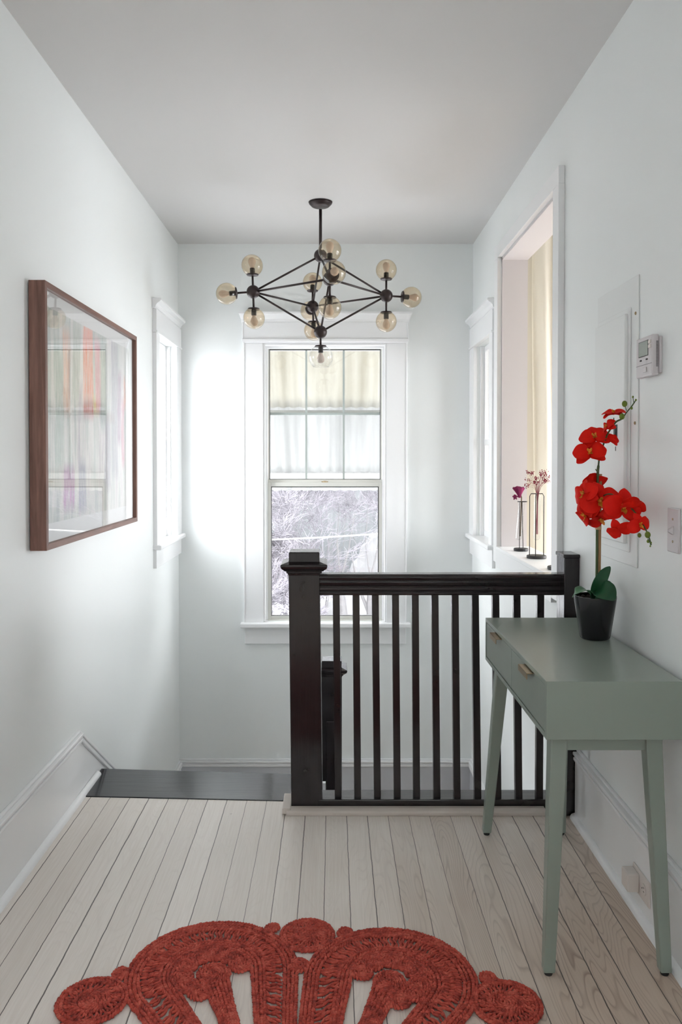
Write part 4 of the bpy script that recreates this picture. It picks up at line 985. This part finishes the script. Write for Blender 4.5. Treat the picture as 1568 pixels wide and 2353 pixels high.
# ------------------------------------------------------------------ outside: stepped awning, snow, hillside, shrubs, wire
AW = thing('corrugated_awning', 'stepped pale corrugated awning hanging outside the tall window', 'awning', (-.1, 6.0, 1.0))
def corrug(a, b, x0, x1, period, amp, mat, ny=10):
    """corrugated sheet from (y,z)=a to b, ribs running down the slope"""
    a = Vector((0, *a)); b = Vector((0, *b)); d = (b - a); nrm = Vector((0, -d.z, d.y)).normalized(); m = MB(); nx = int((x1 - x0) / period * 8); vs = []
    for i in range(nx + 1):
        x = x0 + (x1 - x0) * i / nx; o_ = nrm * amp * math.sin(2 * PI * (x - x0) / period)
        for j in range(ny + 1): vs.append(Vector((x, 0, 0)) + a.lerp(b, j / ny) + o_)
    m.add(vs, [(i * (ny + 1) + j, i * (ny + 1) + j + 1, (i + 1) * (ny + 1) + j + 1, (i + 1) * (ny + 1) + j) for i in range(nx) for j in range(ny)])
    o = m.build('corrugated_sheet', mat, AW, smooth=True); s_ = o.modifiers.new('solid', 'SOLIDIFY'); s_.thickness = .002
    return o
aA = at(765, 936, 6.0); aB = at(765, 1083, 6.28); aC = at(765, 1127, 6.40)
corrug((5.425, 2.645), (6.0, aA.z), -1.6, 1.5, .078, .008, M['awning_a'])
corrug((6.05, aA.z + .09), (6.28, aB.z), -1.6, 1.5, .078, .008, M['awning_b'])
corrug((6.33, aB.z + .05), (6.40, aC.z), -1.6, 1.5, .078, .009, M['awning_b'])
rA = at(765, 945, 6.02).z; MB().box(-1.6, 1.5, 6.012, 6.03, rA - .012, rA + .008).build('awning_rail', M['awning_rail'], AW)
rB = at(765, 1094, 6.30).z; MB().box(-1.6, 1.5, 6.29, 6.32, rB - .020, rB + .022).build('awning_rail', M['awning_rail_w'], AW)
gv = []; gf = []; nx, ny = 40, 40
for i in range(nx + 1):
    for j in range(ny + 1):
        x = -30 + 60 * i / nx; y_ = -20 + 85 * j / ny
        z = -3.1 + .15 * math.sin(x * .7) * math.sin(y_ * .5) + (0 if y_ < 18 else .0)
        gv.append((x, y_, z))
for i in range(nx):
    for j in range(ny): q = i * (ny + 1) + j; gf.append((q, q + 1, q + ny + 2, q + ny + 1))
m = MB(); m.add(gv, gf); struct(m.build('ground_snow', M['snow'], recenter=False, smooth=True), 'snowy ground outside below the window', 'ground')
hv = []; hf = []; nx, ny = 60, 24
for i in range(nx + 1):
    for j in range(ny + 1):
        x = -30 + 60 * i / nx; t_ = j / ny
        y_ = 25.5 + 24 * t_ + 1.0 * math.sin(x * .6); z = -3.3 + 20 * t_ ** .8 + .5 * math.sin(x * 1.3 + j) * t_
        hv.append((x, y_, z))
for i in range(nx):
    for j in range(ny): q = i * (ny + 1) + j; hf.append((q, q + 1, q + ny + 2, q + ny + 1))
m = MB(); m.add(hv, hf); struct(m.build('hillside', M['hill'], recenter=False, smooth=True), 'dark wooded hillside beyond the yard', 'hillside')
# snow bank with a stepped left edge
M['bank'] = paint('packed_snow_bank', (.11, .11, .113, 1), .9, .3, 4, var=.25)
def px(u, v, Y): return at(u, v, Y)
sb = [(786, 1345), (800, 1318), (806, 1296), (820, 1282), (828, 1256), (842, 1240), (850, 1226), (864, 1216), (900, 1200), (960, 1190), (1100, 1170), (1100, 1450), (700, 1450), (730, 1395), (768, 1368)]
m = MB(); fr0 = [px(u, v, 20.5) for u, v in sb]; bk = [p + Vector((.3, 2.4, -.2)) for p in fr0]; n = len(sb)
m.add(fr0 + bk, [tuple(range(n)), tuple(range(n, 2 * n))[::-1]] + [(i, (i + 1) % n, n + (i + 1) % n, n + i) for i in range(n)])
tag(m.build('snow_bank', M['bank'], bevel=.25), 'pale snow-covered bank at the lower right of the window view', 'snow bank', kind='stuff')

def shrub(x, y_, z, h, spread, seed, label, levels=7, dense=3, mat='twig', grp='bare frosted shrubs beyond the window'):
    rnd_ = random.Random(seed); root = thing('bare_shrub', label, 'shrub', (x, y_, z), grp)
    tr_ = MB(); tw = MB()
    def grow(p, d, L, r_, lev):
        r_ = max(r_, .0045)
        q_ = p + d * L; mid = p.lerp(q_, .5) + Vector((rnd_.gauss(0, .13), rnd_.gauss(0, .13), rnd_.gauss(0, .08))) * L
        (tr_ if lev < 2 else tw).tube([p, mid, q_], [r_, r_ * .85, r_ * .7], 4 if lev < 2 else 3, cap=False)
        if lev >= levels: return
        for i in range(dense if lev < levels - 1 else dense + 1):
            nd = (d + Vector((rnd_.gauss(0, spread), rnd_.gauss(0, spread), rnd_.gauss(.10, spread * .6)))).normalized()
            grow(p.lerp(q_, rnd_.uniform(.55, 1)), nd, L * rnd_.uniform(.62, .86), r_ * .60, lev + 1)
    for i in range(4):
        a = rnd_.random() * 2 * PI; grow(Vector((x + .1 * math.cos(a), y_ + .1 * math.sin(a), z)), Vector((.45 * math.cos(a), .45 * math.sin(a), 1)).normalized(), h * .30, .026, 0)
    tr_.build('trunk', M['twig_d'], root); tw.build('twigs', M[mat], root)
    return root
shrub(-2.1, 18.5, -3.1, 3.3, .40, 3, 'frosted bare shrub filling the lower left of the window view')
shrub(-.3, 20.0, -3.1, 6.4, .40, 8, 'tall frosted bare shrub in the middle of the window view')
shrub(1.7, 21.5, -3.1, 7.2, .40, 21, 'leafless shrub spreading at the right behind the snow bank')
shrub(-1.3, 16.0, -3.1, 2.6, .44, 5, 'low tangled bare shrub closest to the house at the left')
for (x, lean, lab) in ((.30, .10, 'pale bare trunk behind the first balusters'), (.95, .08, 'pale bare trunk right of the others in the yard')):
    t = thing('tree_trunk', lab, 'tree', (x, 18.0, -3.1), 'bare trunks in the snowy yard')
    MB().tube([(x, 18, -3.15), (x - lean, 18, -2.0), (x - lean * 1.2, 18, -1.35)], [.15, .11, .03], 8).build('trunk', M['twig_d'], t)
    bq = MB().tube([(x - lean, 18, -2.3), (x - .4, 18.1, -1.5), (x - .55, 18.1, -.7)], [.05, .025, .008], 6).tube([(x - lean * 1.2, 18, -1.4), (x + .05, 18, -.8), (x + .2, 18, .1)], [.028, .018, .006], 6).tube([(x - lean * 1.2, 18, -1.45), (x - .2, 18.1, -.6), (x - .15, 18, .3)], [.022, .014, .005], 6)
    bq.build('branches', M['twig_d'], t)
wa = at(560, 1243, 9.0); wb = at(940, 1222, 9.0); dd_ = (wb - wa)
MB_w = MB().tube([wa - dd_ * 2, wa, wa.lerp(wb, .5) - Vector((0, 0, .01)), wb, wb + dd_ * 2], .009, 8)
tag(MB_w.build('overhead_cable', M['wire']), 'thin white cable crossing the yard outside the lower sash', 'cable')
